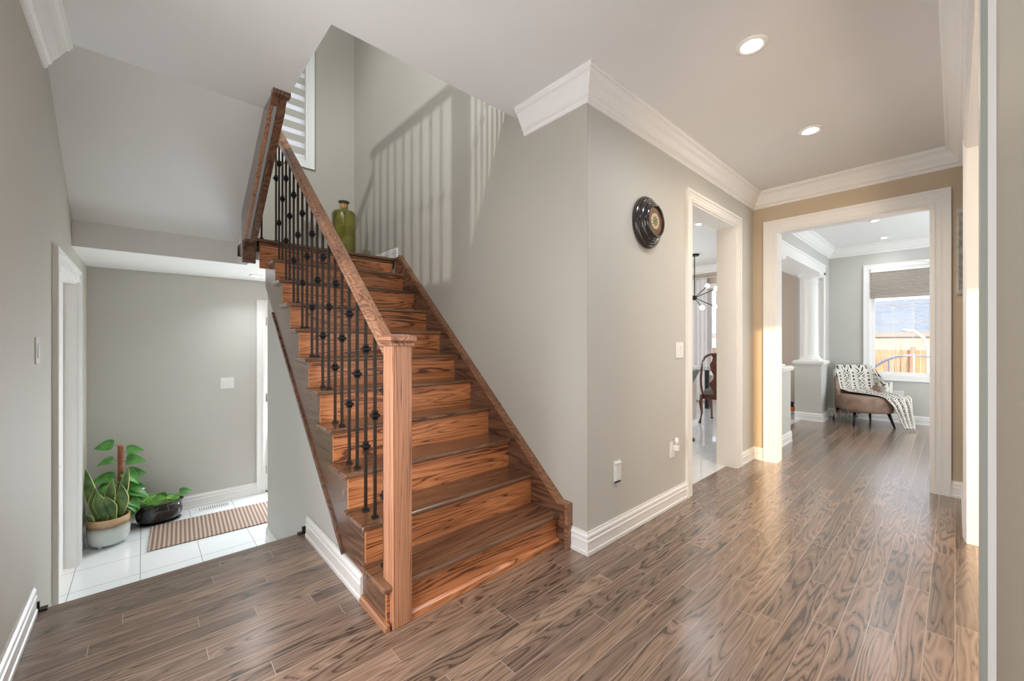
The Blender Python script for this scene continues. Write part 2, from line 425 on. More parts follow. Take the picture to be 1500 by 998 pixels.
# ------------------------------------------------------------------ baseboards
def base(z0=0, h=.128):
    return [(0, z0), (.018, z0), (.018, z0 + .018), (.014, z0 + .024), (.014, z0 + h * .52), (.0165, z0 + h * .55), (.0165, z0 + h * .62), (.012, z0 + h * .66),
            (.012, z0 + h * .76), (.015, z0 + h * .80), (.013, z0 + h * .86), (.007, z0 + h * .93), (.007, z0 + h), (0, z0 + h)]
def bb(name, path, z0=0, h=.128): return struct(MB().sweep(path, base(z0, h)).build(name, M['white']))
bb('baseboard_stairs', [(-1.535, YS), (XC, YS), (XC, 3.13)])
bb('baseboard_hall', [(XC, 4.31), (XC, YO), (-1.325, YO)])
bb('baseboard_opening', [(-.035, YO), (XR, YO), (XR, 3.78)])
bb('baseboard_left', [(-1.74, YL), (-2.775, YL)])
bb('baseboard_right', [(XR, 1.12), (XR, YL)])
bb('baseboard_side', [(-2.735, YW), (-1.88, YW)], 0)
bb('baseboard_entry_side', [(-3.87, YW + .004), (XE - .01, YW + .004)], ZM)
bb('baseboard_entry_back', [(XB, YL), (XB, .92)], ZM)
bb('baseboard_entry_left', [(-4.49, YL), (XB, YL)], ZM)
bb('baseboard_landing', [(XLW, .8), (XLW, YS), (-3.745, YS)], 2.053, .105)
bb('baseboard_family', [(-1.405, 8.0), (-1.405, 8.384), (1.5, 8.384)])
bb('baseboard_kitchen', [(-2.7, 8.384), (-1.72, 8.384)])

# ------------------------------------------------------------------ casings: frame round an opening on a wall face
def casing(name, plane, face, out, a0, a1, ztop, w_=.085, z0=0, t=.016, sides=(1, 1), jamb=None, parent=None):
    """plane 'x' or 'y': wall face at that coordinate, out = +1/-1 normal, a0..a1 inner opening edges"""
    m = MB()
    def bx(u0, u1, z0_, z1_, d0, d1):
        lo, hi = sorted((face + out * d0, face + out * d1)); u0, u1 = sorted((u0, u1))
        if plane == 'x': m.box(lo, hi, u0, u1, z0_, z1_)
        else: m.box(u0, u1, lo, hi, z0_, z1_)
    for s_, e in ((-1, a0), (1, a1)):
        if not sides[0 if s_ < 0 else 1]: continue
        bx(e, e + s_ * w_, z0, ztop + w_, 0, t)
        bx(e + s_ * (w_ - .022), e + s_ * (w_ + .0005), z0, ztop + w_ - .022, t - .002, t + .008)
        bx(e + s_ * .012, e + s_ * .02, z0, ztop + .012, t - .002, t + .004)
        bx(e + s_ * .045, e + s_ * .052, z0, ztop + .045, t - .002, t + .003)
    lo = a0 - (w_ if sides[0] else 0); hi = a1 + (w_ if sides[1] else 0)
    bx(a0, a1, ztop, ztop + w_, 0, t)
    bx(lo - .0005, hi + .0005, ztop + w_ - .022, ztop + w_ + .0005, t - .002, t + .008)
    bx(a0 - .02, a1 + .02, ztop + .012, ztop + .02, t - .002, t + .004)
    bx(a0 - .052, a1 + .052, ztop + .045, ztop + .052, t - .002, t + .003)
    if jamb:
        bx(a0 - .001, a0 + .014, z0, ztop, -jamb, .003); bx(a1 + .001, a1 - .014, z0, ztop, -jamb, .003); bx(a0 + .014, a1 - .014, ztop - .014, ztop + .001, -jamb, .003)
    o = m.build(name, M['white'], parent)
    return struct(o) if parent is None else o
casing('trim_6', 'x', XC, 1, 3.22, 4.22, 2.33, .09, jamb=.175)
casing('trim_7', 'x', XC - .15, -1, 3.22, 4.22, 2.33, .09)
casing('trim_8', 'y', YO, -1, -1.215, -.125, 2.33, .105, jamb=.152)
casing('trim_9', 'y', YO + .15, 1, -1.215, -.125, 2.33, .09)
casing('trim_10', 'x', XR, -1, 1.22, 3.69, 2.40, .09, jamb=.16, t=.009, sides=(0, 1))
struct(MB().box(XR - .010, XR, 1.13, 1.222, 0, 2.40).box(XR - .010, XR, 1.13, 1.222, 2.401, 2.49).build('trim_14', M['white']))
struct(B(XR - .0187, XR - .0102, 1.131, 1.215, 0, 2.48).build('casing_shade_strip', M['casing_shade']))

# left entry door (closed, white) in the left wall
d1 = thing('door_1', 'closed white panel door in the left wall at the lower entry', 'door', (-3.9, YL - .06, ZM)); d1['kind'] = 'structure'
casing('frame', 'x' if 0 else 'y', YL, 1, -4.40, -3.40, 1.66, .085, z0=ZM, jamb=.11, parent=d1)
dm = MB().box(-4.386, -3.414, YL - .10, YL - .062, ZM + .008, 1.645)
for z0_, z1_ in ((ZM + .2, .35), (.5, 1.5)):
    for x0_, x1_ in ((-4.27, -3.96), (-3.84, -3.53)):
        dm.box(x0_, x1_, YL - .063, YL - .056, z0_, z1_)
dm.build('panel', M['white'], d1, bevel=.004)
# added opening in the left wall for the fill; box behind blocks sun
casing('added_opening_casing', 'y', YL, 1, -1.65, -.35, 2.2, .085, jamb=.12)
struct(MB().box(-1.8, -.2, -.72, -.62, 0, 2.3).box(-1.8, -1.66, -.62, -.487, 0, 2.3).box(-.34, -.2, -.62, -.487, 0, 2.3).box(-1.8, -.2, -.72, -.487, 2.21, 2.4).box(-1.8, -.2, -.72, -.36, -.1, 0).build('wall_sun_block', M['white']))
# back entry door
d2 = thing('door_2', 'white door and casing at the end of the entry back wall', 'door', (XB - .04, 1.38, ZM)); d2['kind'] = 'structure'
casing('frame', 'x', XB, 1, .995, 1.76, 1.68 - .08 + .0, .075, z0=ZM, jamb=.1, parent=d2)
B(XB - .05, XB - .012, 1.012, 1.745, ZM + .01, 1.585).build('panel', M['white'], d2, bevel=.003)
for z_ in (-.25, .55, 1.4):
    B(XB - .012, XB - .004, 1.012, 1.024, z_, z_ + .09).build('hinge', plain('steel_hinge', (.5, .5, .5), .3, metal=1), d2)
B(XB - .008, XB + .004, 1.01, 1.03, ZM, ZM + .012).build('door_stop', M['iron_dark'], d2)

# ------------------------------------------------------------------ staircase
st = thing('staircase', 'stained oak staircase with iron balusters rising to the landing', 'staircase', (-2.6, 1.3, 0))
YT0, YT1 = .738, 1.852
for n_ in range(1, 11):
    x_ = NOS - RUN * (n_ - 1); z_ = RISE * n_
    # tread with a return nosing on the open side
    MB().box(x_ - RUN - .034, x_, YT0, YT1, z_ - .027, z_).build('tread', M['oak_tread'], st, bevel=.010, seg=3)
for n_ in range(1, 12):
    x_ = NOS - RUN * (n_ - 1) - .025; z_ = RISE * n_
    y0_ = YW if n_ < 11 else .70
    z0_ = RISE * (n_ - 1) if n_ < 11 else RISE * 10 - .05
    r_ = MB().box(x_ - .018, x_, y0_, YT1 - .004, z0_, z_ - .027)
    r_.build('riser', M['oak_y'], st)
# landing nosing
MB().box(-4.0, -3.774, .667, YT1 + .02, 2.026, 2.053).box(-4.0, -3.792, .69, YT1, 2.0, 2.027).build('landing_nosing', M['oak_tread'], st, bevel=.008)
# shoe moulding along the first riser and the side
MB().prism([(NOS - .025, 0), (NOS - .002, 0), (NOS - .004, .026), (NOS - .018, .036), (NOS - .025, .036)], 'y', .868, YT1).build('shoe_moulding', M['oak_y'], st)
MB().prism([(YW, 0), (YW - .02, 0), (YW - .018, .016), (YW - .008, .03), (YW, .03)], 'x', -1.88, -1.598).build('shoe_moulding', M['oak_rail'], st)
# open side stringer
top = [(NOS - .043, 0), (NOS - .043, RISE - .027)]
for n_ in range(1, 11):
    x_ = NOS - RUN * n_ - .043; top += [(x_, RISE * n_ - .027), (x_, RISE * (n_ + 1) - .027)]
top[-1] = (top[-1][0], RISE * 11 - .08)
low = [(-3.80, RISE * 11 - .08), (-3.93, 1.885), (-3.93, nz(-3.93) - .5), (-2.106, nz(-2.106) - .508 + .008), (-2.0, 0)]
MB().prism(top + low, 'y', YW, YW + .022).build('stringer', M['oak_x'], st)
dx = .007
a = Vector((-2.122, nz(-2.122) - .508)); b_ = Vector((-3.66, nz(-3.66) - .508))
nrm = Vector((.65, .76)) * .011
MB().prism([tuple(a - nrm), tuple(a + nrm), tuple(b_ + nrm), tuple(b_ - nrm)], 'y', YW - .012, YW + .004).build('stringer_trim', M['oak_x'], st, bevel=.003)
# wall side skirt board with moulded cap
def sk(x): return nz(x) + .075
SK = [(-1.535, 0), (-1.535, .262), (-1.60, sk(-1.60)), (-3.655, sk(-3.655) + .03), (-3.75, 2.053), (-3.75, 1.60), (-1.95, 0)]
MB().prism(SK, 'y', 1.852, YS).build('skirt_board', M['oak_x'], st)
def cap_strip(y0_, y1_, off, wid):
    m = MB()
    P = [(-1.535, 0), (-1.535, .262), (-1.60, sk(-1.60)), (-3.655, sk(-3.655) + .03)]
    q = [Vector(p) for p in P]
    out_, in_ = [], []
    ns = [Vector((1, 0)), Vector((.93, .37)).normalized(), Vector((.72, .70)).normalized(), Vector((.652, .758))]
    for p, n__ in zip(q, ns):
        out_.append(p + n__ * off); in_.append(p + n__ * (off - wid))
    for i in range(3):
        A, B_, C, D = out_[i], out_[i + 1], in_[i + 1], in_[i]
        m.quadbox([(A.x, y0_, A.y), (B_.x, y0_, B_.y), (C.x, y0_, C.y), (D.x, y0_, D.y), (A.x, y1_, A.y), (B_.x, y1_, B_.y), (C.x, y1_, C.y), (D.x, y1_, D.y)])
    return m
cap_strip(1.838, YS, .008, .028).build('skirt_cap', M['oak_cap'], st)
cap_strip(1.846, YS, -.018, .016).build('skirt_cap', M['oak_x'], st)
# newel post
nw = MB().box(-1.69, -1.5965, .778, .868, 0, 1.205).build('newel_post', M['oak_z'], st, bevel=.003)
def ringbox(m, cx, cy, r0, z0_, r1, z1_):
    m.quadbox([(cx - r0, cy - r0, z0_), (cx + r0, cy - r0, z0_), (cx + r0, cy + r0, z0_), (cx - r0, cy + r0, z0_), (cx - r1, cy - r1, z1_), (cx + r1, cy - r1, z1_), (cx + r1, cy + r1, z1_), (cx - r1, cy + r1, z1_)])
cp = MB(); cx, cy_ = -1.645, .823
ringbox(cp, cx, cy_, .054, 1.200, .056, 1.214); ringbox(cp, cx, cy_, .050, 1.214, .050, 1.222)
ringbox(cp, cx, cy_, .062, 1.222, .062, 1.240); ringbox(cp, cx, cy_, .062, 1.240, .030, 1.252)
cp.build('newel_cap', M['oak_rail'], nw, bevel=.003)
# handrail (sloped, moulded profile)
YR = .823
def rail(name, x0_, x1_, zoff, y_, parent, slope=.858, z0_=None, mat=None):
    prof = [(-.029, 0), (-.031, -.018), (-.027, -.030), (-.022, -.036), (-.022, -.062), (.022, -.062), (.022, -.036), (.027, -.030), (.031, -.018), (.029, 0), (.018, .004), (-.018, .004)]
    rs = []
    for x_ in (x0_, x1_):
        zt = nz(x_) + zoff if z0_ is None else z0_ + slope * (x_ - x0_)
        rs.append([(x_, y_ + u, zt + v * 1.3) for u, v in prof])
    return MB().rings(rs).build(name, mat or M['oak_rail'], parent, bevel=.003)
ZR = .93
hr = rail('handrail', -1.692, -3.80, ZR, YR, st)
# gooseneck turning the rail up and over to the upper flight
MB().box(-3.86, -3.79, .655, .855, nz(-3.80) + ZR - .07, nz(-3.80) + ZR + .01).box(-3.86, -3.79, .655, .725, nz(-3.80) + ZR - .07, nz(-3.8) + ZR + .22).build('rail_turn', M['oak_rail'], st, bevel=.008)
# iron balusters
def knuckle_mb(x_, y_, z_):
    m = MB()
    pr_ = [(.007, -.024), (.0115, -.022), (.0115, -.017), (.009, -.015), (.0195, -.005), (.0195, .003), (.009, .010), (.0115, .013), (.0115, .020), (.007, .022)]
    rs = []
    for r, h in pr_:
        rs.append([(x_ - r, y_ - r, z_ + h), (x_ + r, y_ - r, z_ + h), (x_ + r, y_ + r, z_ + h), (x_ - r, y_ + r, z_ + h)])
    return m.rings(rs)
def baluster(x_, y_, z0_, z1_, ks, parent):
    t_ = .0066
    b = MB().box(x_ - t_, x_ + t_, y_ - t_, y_ + t_, z0_, z1_).build('baluster', M['iron'], parent)
    m = MB(); ringbox(m, x_, y_, .016, z0_, .013, z0_ + .006); ringbox(m, x_, y_, .0125, z0_ + .006, .0115, z0_ + .014)
    m.build('shoe', M['iron_dark'], b)
    for k in ks: knuckle_mb(x_, y_, k).build('knuckle', M['iron_dark'], b)
    return b
for i in range(1, 20):
    x_ = NOS - .10875 * (i + .55)
    tr_ = int(math.floor((NOS - x_) / RUN)) + 1
    z0_ = RISE * min(tr_, 11)
    zt = nz(x_) + ZR - .07
    ks = [nz(x_) + .18, nz(x_) + .665] if i % 2 else [nz(x_) + .442]
    baluster(x_, YR, z0_, zt, ks, st)
xb = NOS - .10875 * 20.5
baluster(xb, YR, 2.053, 3.02, [2.588], st)
baluster(-3.81, .715, 2.053, 3.10, [2.5], st)

# ------------------------------------------------------------------ landing and upper flight
struct(MB().box(-4.9, -3.84, .61, YS, 1.955, 2.052).box(-4.9, -4.25, YL, .61, 1.955, 2.052).build('floor', M['floor']))
uf = thing('staircase', 'upper stair flight seen from below, dark stringer against the sloped soffit', 'staircase', (-3.4, .3, 2.05))
# outer stringer: runs up from the landing edge and dies into the ceiling
zs = lambda x: 1.93 + .845 * (x + 3.83)
P = [(-3.845, 1.855), (-3.79, 1.845), (-3.735, zs(-3.735) - .0), (-2.80, 2.738), (-2.78, 2.76), (-3.05, 3.02), (-3.845, 2.25)]
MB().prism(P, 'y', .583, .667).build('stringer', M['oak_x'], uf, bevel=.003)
# moulding strip along the lower edge and the end cap of the stringer
def lower_strip(y0_, y1_, d0, d1):
    A = Vector((-3.72, zs(-3.72))); Bq = Vector((-2.86, 2.69)); nn = Vector((.645, -.764))
    pts_ = [A + nn * d0, A + nn * d1, Bq + nn * d1, Bq + nn * d0]
    return MB().prism([tuple(p) for p in pts_], 'y', y0_, y1_)
lower_strip(.579, .600, -.01, .006).build('stringer_trim', M['oak_rail'], uf, bevel=.003)
lower_strip(.601, .622, -.01, .004).build('stringer_trim', plain('satin_grey_reveal', (.30, .30, .29), .3), uf, bevel=.004)
lower_strip(.630, .669, -.01, .006).build('stringer_trim', M['oak_x'], uf, bevel=.003)
MB().box(-3.79, -3.782, .600, .640, 1.875, 2.0).build('end_panel', plain('satin_grey_reveal', (.30, .30, .29), .3), uf)
MB().box(-3.80, -3.776, .579, .669, 1.845, 1.872).box(-3.80, -3.776, .579, .600, 1.872, 2.02).box(-3.80, -3.776, .645, .669, 1.872, 2.02).build('end_trim', M['oak_x'], uf, bevel=.002)
# rim board trimming the end at the ceiling
MB().box(-2.80, -2.745, .575, .672, 2.715, 2.755).build('ceiling_trim', M['oak_x'], uf, bevel=.004)
for k in range(5):
    x_ = -4.12 + .2175 * k; z_ = 2.30 + .15 * (k + 0)
    MB().box(x_, x_ + .24, YL + .01, .58, z_ - .03, z_).build('tread', M['oak_tread'], uf)
    MB().box(x_ + .02, x_ + .035, YL + .01, .58, z_ - (.19 if k else .03), z_ - .031).build('riser', M['oak_y'], uf)
rail('handrail', -3.81, -3.0, 0, .64, uf, .88, 3.17)
for k in range(7):
    x_ = -3.72 + .105 * k
    baluster(x_, .64, 2.25 + .85 * (x_ + 3.83), 3.13 + .88 * (x_ + 3.81) - .03, [2.25 + .85 * (x_ + 3.83) + (.42 if k % 2 else .6)], uf)
# guard rail of the upstairs hall (casts the striped shadow on the stair wall)
gr = thing('guard_rail', 'upstairs guard rail above the hall ceiling edge', 'railing', (-2.5, .64, 3.05))
MB().box(-3.02, -1.96, .61, .67, 3.98, 4.03).box(-2.04, -1.98, .67, YS, 3.98, 4.03).build('handrail', M['oak_x'], gr, bevel=.01)
for k in range(10):
    baluster(-2.98 + .1 * k, .64, 3.05, 3.99, [3.5], gr)
for k in range(10):
    baluster(-2.01, .78 + .11 * k, 3.05, 3.99, [3.5], gr)
MB().box(-2.06, -1.96, .60, .70, 3.05, 4.08).build('newel_post', M['oak_z'], gr, bevel=.004)

# ------------------------------------------------------------------ landing window with striped blind
def window(name, axis, face, out, a0, a1, z0, z1, cols, rows, z_glass0=None, parts=True, deep=.09):
    """wall face coordinate; opening a0..a1 by z0..z1; out=+1/-1 towards the room"""
    root = bpy.data.objects.new(name, None); COL.objects.link(root); root['kind'] = 'structure'
    def bxm(m, u0, u1, zz0, zz1, d0, d1):
        lo, hi = sorted((face + out * d0, face + out * d1))
        if axis == 'x': m.box(lo, hi, u0, u1, zz0, zz1)
        else: m.box(u0, u1, lo, hi, zz0, zz1)
    c_ = (a0 + a1) / 2
    root.location = (face, c_, z0) if axis == 'x' else (c_, face, z0)
    m = MB(); w_ = .072
    for e, s_ in ((a0, -1), (a1, 1)):
        u0, u1 = sorted((e, e + s_ * w_)); bxm(m, u0, u1, z0 - w_, z1 + w_, 0, .016)
        u0, u1 = sorted((e + s_ * (w_ - .02), e + s_ * w_)); bxm(m, u0, u1, z0 - w_ + .02, z1 + w_ - .02, .014, .026)
        u0, u1 = sorted((e, e - s_ * .012)); bxm(m, u0, u1, z0, z1, -deep, .004)
    for e, s_ in ((z0, -1), (z1, 1)):
        u0, u1 = sorted((e, e + s_ * w_)); bxm(m, a0, a1, u0, u1, 0, .016)
        u0, u1 = sorted((e + s_ * (w_ - .02), e + s_ * (w_ + .0005))); bxm(m, a0 - w_ - .0005, a1 + w_ + .0005, u0, u1, .014, .0262)
        u0, u1 = sorted((e, e - s_ * .012)); bxm(m, a0 + .012, a1 - .012, u0, u1, -deep, .004)
    m.build('window_frame', M['white'], root)
    s = .055; m = MB()
    bxm(m, a0 + .01, a0 + s, z0 + .01, z1 - .01, -deep, -deep + .045); bxm(m, a1 - s, a1 - .01, z0 + .01, z1 - .01, -deep, -deep + .045)
    bxm(m, a0 + s, a1 - s, z0 + .01, z0 + s, -deep, -deep + .045); bxm(m, a0 + s, a1 - s, z1 - s, z1 - .01, -deep, -deep + .045)
    gz1 = z1 - s
    for k in range(1, cols):
        u = a0 + s + (a1 - a0 - 2 * s) * k / cols; bxm(m, u - .005, u + .005, z0 + s, gz1, -deep + .012, -deep + .024)
    for k in range(1, rows):
        zz = z0 + s + (gz1 - z0 - s) * k / rows; bxm(m, a0 + s, a1 - s, zz - .005, zz + .005, -deep + .0125, -deep + .0235)
    sash = m.build('sash', M['white'], root)
    m = MB(); bxm(m, a0 + s - .003, a1 - s + .003, z0 + s - .003, gz1 + .003, -deep + .016, -deep + .020)
    m.build('pane', M['glass'], sash)
    return root
window('window_1', 'x', XLW, 1, .28, 1.355, 3.22, 4.42, 2, 3)
zb = MB(); z_ = 3.245; k = 0
while z_ < 4.40:
    zb.cur = k % 2; hgt = .055 if k % 2 == 0 else .075
    z2 = min(4.40, z_ + hgt); zb.box(XLW - .03, XLW - .026, .30, 1.335, z_, z2); z_ = z2; k += 1
zr = thing('zebra_shade', 'striped white and beige day-night blind in the landing window', 'blind', (XLW - .03, .82, 3.24))
zb.build('shade_fabric', [M['sheer'], M['band']], zr)
B(XLW - .045, XLW - .01, .30, 1.335, 3.232, 3.25).build('bottom_rail', M['plastic'], zr)
B(XLW - .05, XLW - .005, .30, 1.335, 4.36, 4.42).build('head_rail', M['plastic'], zr)

# ------------------------------------------------------------------ recessed lights
def pot(x_, y_, z_, label, group, r=.075, power=0, col=NEUT, cone=165):
    t_ = thing('recessed_light', label, 'ceiling light', (x_, y_, z_), group)
    MB().lathe([(r, 0), (r, -.004), (r * .85, -.010), (r * .62, -.006), (r * .55, .0)], (x_, y_, z_), n=32).build('trim_ring', M['white'], t_, smooth=True)
    MB().lathe([(r * .54, -.004), (r * .54, -.0085), (r * .3, -.0095), (.001, -.0098)], (x_, y_, z_), n=24).build('diffuser', M['lamp'], t_, smooth=True)
    if power:
        l_ = light('downlight', 'SPOT', (x_, y_, z_ - .02), power * 2.2, col, .05, aim=(0, 0, -1), spot=math.radians(cone), blend=1); l_.parent = t_; l_.location = (0, 0, -.02)
    return t_
PG = 'recessed ceiling lights'
pot(-.703, 2.304, H, 'recessed ceiling light in the hall nearer the stairs', PG, power=15)
pot(-.702, 3.547, H, 'recessed hall ceiling light farther along toward the wide opening', PG, power=34, col=WARM2)
pot(-.70, 1.0, H, 'added unseen recessed light above the foot of the stairs', PG, power=11)  # added out of view as extra fill for the stairs side
pot(-1.75, .28, H, 'added unseen recessed light by the left wall', PG, power=6)  # extra fill lamp, added out of view
pot(-.681, 6.779, H, 'recessed light in the far room nearer the wide opening', PG, .055, power=10)
pot(-.699, 7.993, H, 'recessed light in the far room nearest the window wall', PG, .055, power=7)
pot(-4.744, .842, 1.885, 'recessed light in the low white ceiling over the tiled entry', PG, .06, power=13, col=(.93, .97, 1), cone=135)
pot(-2.228, 5.303, H, 'recessed light in the kitchen ceiling', PG, .055, power=12)

# ------------------------------------------------------------------ switches and outlets
def plate(name, label, cat, axis, face, out, a_, z_, w_, h_, group=None):
    t_ = thing(name, label, cat, (face, a_, z_) if axis == 'x' else (a_, face, z_), group)
    def bxx(u0, u1, z0_, z1_, d0, d1):
        lo, hi = sorted((face + out * d0, face + out * d1))
        return MB().box(lo, hi, a_ + u0, a_ + u1, z_ + z0_, z_ + z1_) if axis == 'x' else MB().box(a_ + u0, a_ + u1, lo, hi, z_ + z0_, z_ + z1_)
    bxx(-w_ / 2, w_ / 2, -h_ / 2, h_ / 2, 0, .006).build('cover_plate', M['plastic'], t_, bevel=.002)
    return t_, bxx
def rocker(t_, bxx, u):
    bxx(u - .017, u + .017, -.034, .034, .005, .010).build('rocker', M['plastic'], t_, bevel=.002)
t_, f_ = plate('light_switch', 'white light switch on the left wall above the floor edge', 'light switch', 'y', YL, 1, -2.875, 1.178, .075, .125)
rocker(t_, f_, 0); 
t_, f_ = plate('light_switch', 'white double light switch on the entry back wall', 'light switch', 'x', XB, 1, .655, .785, .12, .118)
rocker(t_, f_, -.024); rocker(t_, f_, .024)
t_, f_ = plate('light_switch', 'white double light switch beside the kitchen opening', 'light switch', 'x', XC, 1, 3.025, 1.155, .118, .118)
rocker(t_, f_, -.024); rocker(t_, f_, .024)
t_, f_ = plate('vacuum_inlet', 'white central vacuum inlet low on the hall wall', 'wall inlet', 'x', XC, 1, 2.18, .415, .072, .125)
f_(-.03, .03, -.055, .045, .006, .014).build('lid', M['plastic'], t_, bevel=.003)
f_(-.032, .032, .046, .056, .006, .018).build('hinge', M['plastic'], t_, bevel=.002)
f_(-.028, .028, -.068, -.063, .0, .012).build('gasket', M['iron_dark'], t_)
t_, f_ = plate('wall_outlet', 'white wall outlet low on the hall wall by the kitchen opening', 'outlet', 'x', XC, 1, 2.905, .42, .072, .118)
for z_ in (-.022, .022): f_(-.016, .016, z_ - .014, z_ + .014, .006, .008).build('socket', M['plastic'], t_)
nl = thing('night_light', 'small clear and white night light plugged into the hall outlet', 'night light', (XC + .01, 2.92, .46))
MB().box(XC + .008, XC + .045, 2.905, 2.94, .41, .455).build('body', M['plastic'], nl, bevel=.006)
MB().lathe([(.004, 0), (.016, .004), (.017, .03), (.012, .05), (.002, .055)], (XC + .028, 2.922, .455), n=14).build('shade', plain('frosted_plastic', (.75, .75, .72), .2), nl, smooth=True)
t_, f_ = plate('wall_outlet', 'white wall plate under the far room window behind the armchair', 'outlet', 'y', 8.384, -1, -.574, .42, .12, .118)
for z_ in (-.022, .022): f_(-.016, .016, z_ - .014, z_ + .014, .006, .008).build('socket', M['plastic'], t_)

# floor register
rg = thing('floor_vent', 'white slotted floor register beside the mat', 'vent', (-5.04, .53, ZM))
B(-5.09, -4.99, .40, .66, ZM, ZM + .004).build('frame', M['white'], rg, bevel=.001)
m = MB()
for k in range(14): m.box(-5.075, -5.005, .412 + .0175 * k, .412 + .0175 * k + .009, ZM + .004, ZM + .0055)
m.build('slots', plain('register_slot', (.28, .30, .33), .6), rg)

# ------------------------------------------------------------------ round wall clock
cl = thing('wall_clock', 'round black moulded wall clock on the hall wall', 'clock', (XC, 2.53, 2.025))
MB().lathe([(.155, .0), (.174, .004), (.176, .018), (.168, .030), (.156, .034), (.150, .030), (.146, .040), (.140, .052), (.128, .058), (.122, .056),
            (.119, .066), (.112, .078), (.103, .082), (.097, .078), (.094, .064), (.02, .064)], (XC, 2.53, 2.025), 'x', 48).build('frame', plain('black_lacquer', (.018, .016, .016), .2, coat=.5), cl, smooth=True, auto=True)
MB().lathe([(.094, .066), (.094, .067), (.002, .067)], (XC, 2.53, 2.025), 'x', 40).build('dial', plain('aged_brown_dial', (.16, .085, .045), .5, noise=.35, scale=40), cl)
MB().lathe([(.052, .067), (.052, .0695), (.034, .0695), (.034, .067)], (XC, 2.53, 2.025), 'x', 40).build('chapter_ring', plain('cream_enamel', (.66, .54, .36), .4), cl)
MB().lathe([(.034, .067), (.034, .0685), (.001, .0685)], (XC, 2.53, 2.025), 'x', 30).build('dial_centre', plain('olive_dial_centre', (.20, .20, .13), .5, noise=.4, scale=90), cl)
m = MB()
for k in range(12):
    a_ = 2 * PI * k / 12; r0, r1 = .037, .049; t2 = .0016
    c0, s0 = math.cos(a_), math.sin(a_)
    pts_ = [(r0, -t2), (r1, -t2), (r1, t2), (r0, t2)]
    q = [(2.53 + u * s0 + v * c0, 2.025 + u * c0 - v * s0) for u, v in pts_]
    m.prism(q, 'x', XC + .0695, XC + .0702)
m.build('hour_marks', M['iron_dark'], cl)
for a_, ln, wd in ((.9, .028, .0022), (-2.2, .042, .0016)):
    c0, s0 = math.cos(a_), math.sin(a_)
    q = [(2.53 + u * s0 + v * c0, 2.025 + u * c0 - v * s0) for u, v in [(-.008, -wd), (ln, -wd * .4), (ln, wd * .4), (-.008, wd)]]
    MB().prism(q, 'x', XC + .0715, XC + .0725).build('hand', M['iron_dark'], cl)

# picture frame at the far right
pf = thing('picture_frame', 'silvery framed picture on the wall right of the wide opening', 'picture', (.03, YO, 1.92))
MB().box(.008, .0485, YO - .022, YO, 1.585, 2.255).build('frame', plain('silver_wood', (.52, .50, .46), .45, noise=.2), pf, bevel=.003)
MB().box(.018, .048, YO - .026, YO - .02, 1.62, 2.22).build('canvas', plain('grey_print', (.30, .29, .25), .6, noise=.3, scale=20), pf)

# ------------------------------------------------------------------ glass bottle on the landing
vx, vy = -4.12, 1.485
bt = thing('glass_bottle', 'large olive green glass bottle with a cork neck on the landing', 'bottle', (vx, vy, 2.053))
m_, t__, n__, l__, b__ = new_mat('olive_glass')
b__.inputs['Base Color'].default_value = (.30, .30, .05, 1); b__.inputs['Roughness'].default_value = .06
b__.inputs['Transmission Weight'].default_value = .55; b__.inputs['IOR'].default_value = 1.3; b__.inputs['Coat Weight'].default_value = .6
gg = G(m_); l__.new(gg.ramp(gg.noise(gg.coord(), 7, 3), [(.3, (.20, .20, .03)), (.7, (.36, .33, .07))]), b__.inputs['Base Color'])
MB().lathe([(.001, .0), (.098, .0), (.112, .012), (.114, .05), (.114, .42), (.110, .445), (.095, .462), (.060, .472), (.042, .482), (.038, .50), (.037, .53)], (vx, vy, 2.054), n=40).build('body', m_, bt, smooth=True)
MB().lathe([(.037, .53), (.040, .545), (.052, .552), (.055, .558), (.050, .565), (.034, .566), (.032, .54)], (vx, vy, 2.054), n=32).build('lip', plain('dark_glass_lip', (.07, .075, .04), .15, coat=.5), bt, smooth=True)
MB().lathe([(.0385, .492), (.0395, .495), (.0395, .532), (.0385, .536)], (vx, vy, 2.054), n=24).build('cork_band', plain('cork', (.42, .24, .09), .7, noise=.25, scale=80), bt, smooth=True)

# ------------------------------------------------------------------ mat
mt = MB(); ang = math.radians(3)
nrib = 44
mm, tt, nn_, ll, bb_ = new_mat('ribbed_mat_weave'); g = G(mm)
x, y, z = g.sep(g.coord())
ch = g.m('MULTIPLY', g.m('SINE', g.m('MULTIPLY', x, 260)), .5)
ln = g.m('SINE', g.m('MULTIPLY', y, 2 * PI / .030))
fac = g.m('ADD', g.m('MULTIPLY', g.m('ADD', ln, ch), .35), .5, clamp=True)
fac = g.m('ADD', fac, g.m('MULTIPLY', g.m('SUBTRACT', g.noise(g.coord(), 120, 2), .5), .5))
ll.new(g.ramp(fac, [(.2, (.19, .115, .09)), (.8, (.47, .355, .28))]), bb_.inputs['Base Color'])
ll.new(g.bump(fac, .8, .006), bb_.inputs['Normal']); bb_.inputs['Roughness'].default_value = .9
rugo = MB().box(-.28, .28, -.72, .72, 0, .009).build('door_mat', mm, bevel=.003, loc=None)
rugo.location = (-4.555, .76, ZM); rugo.rotation_euler = (0, 0, math.radians(-3))
tag(rugo, 'brown and beige ribbed mat on the white tiles of the entry', 'mat')

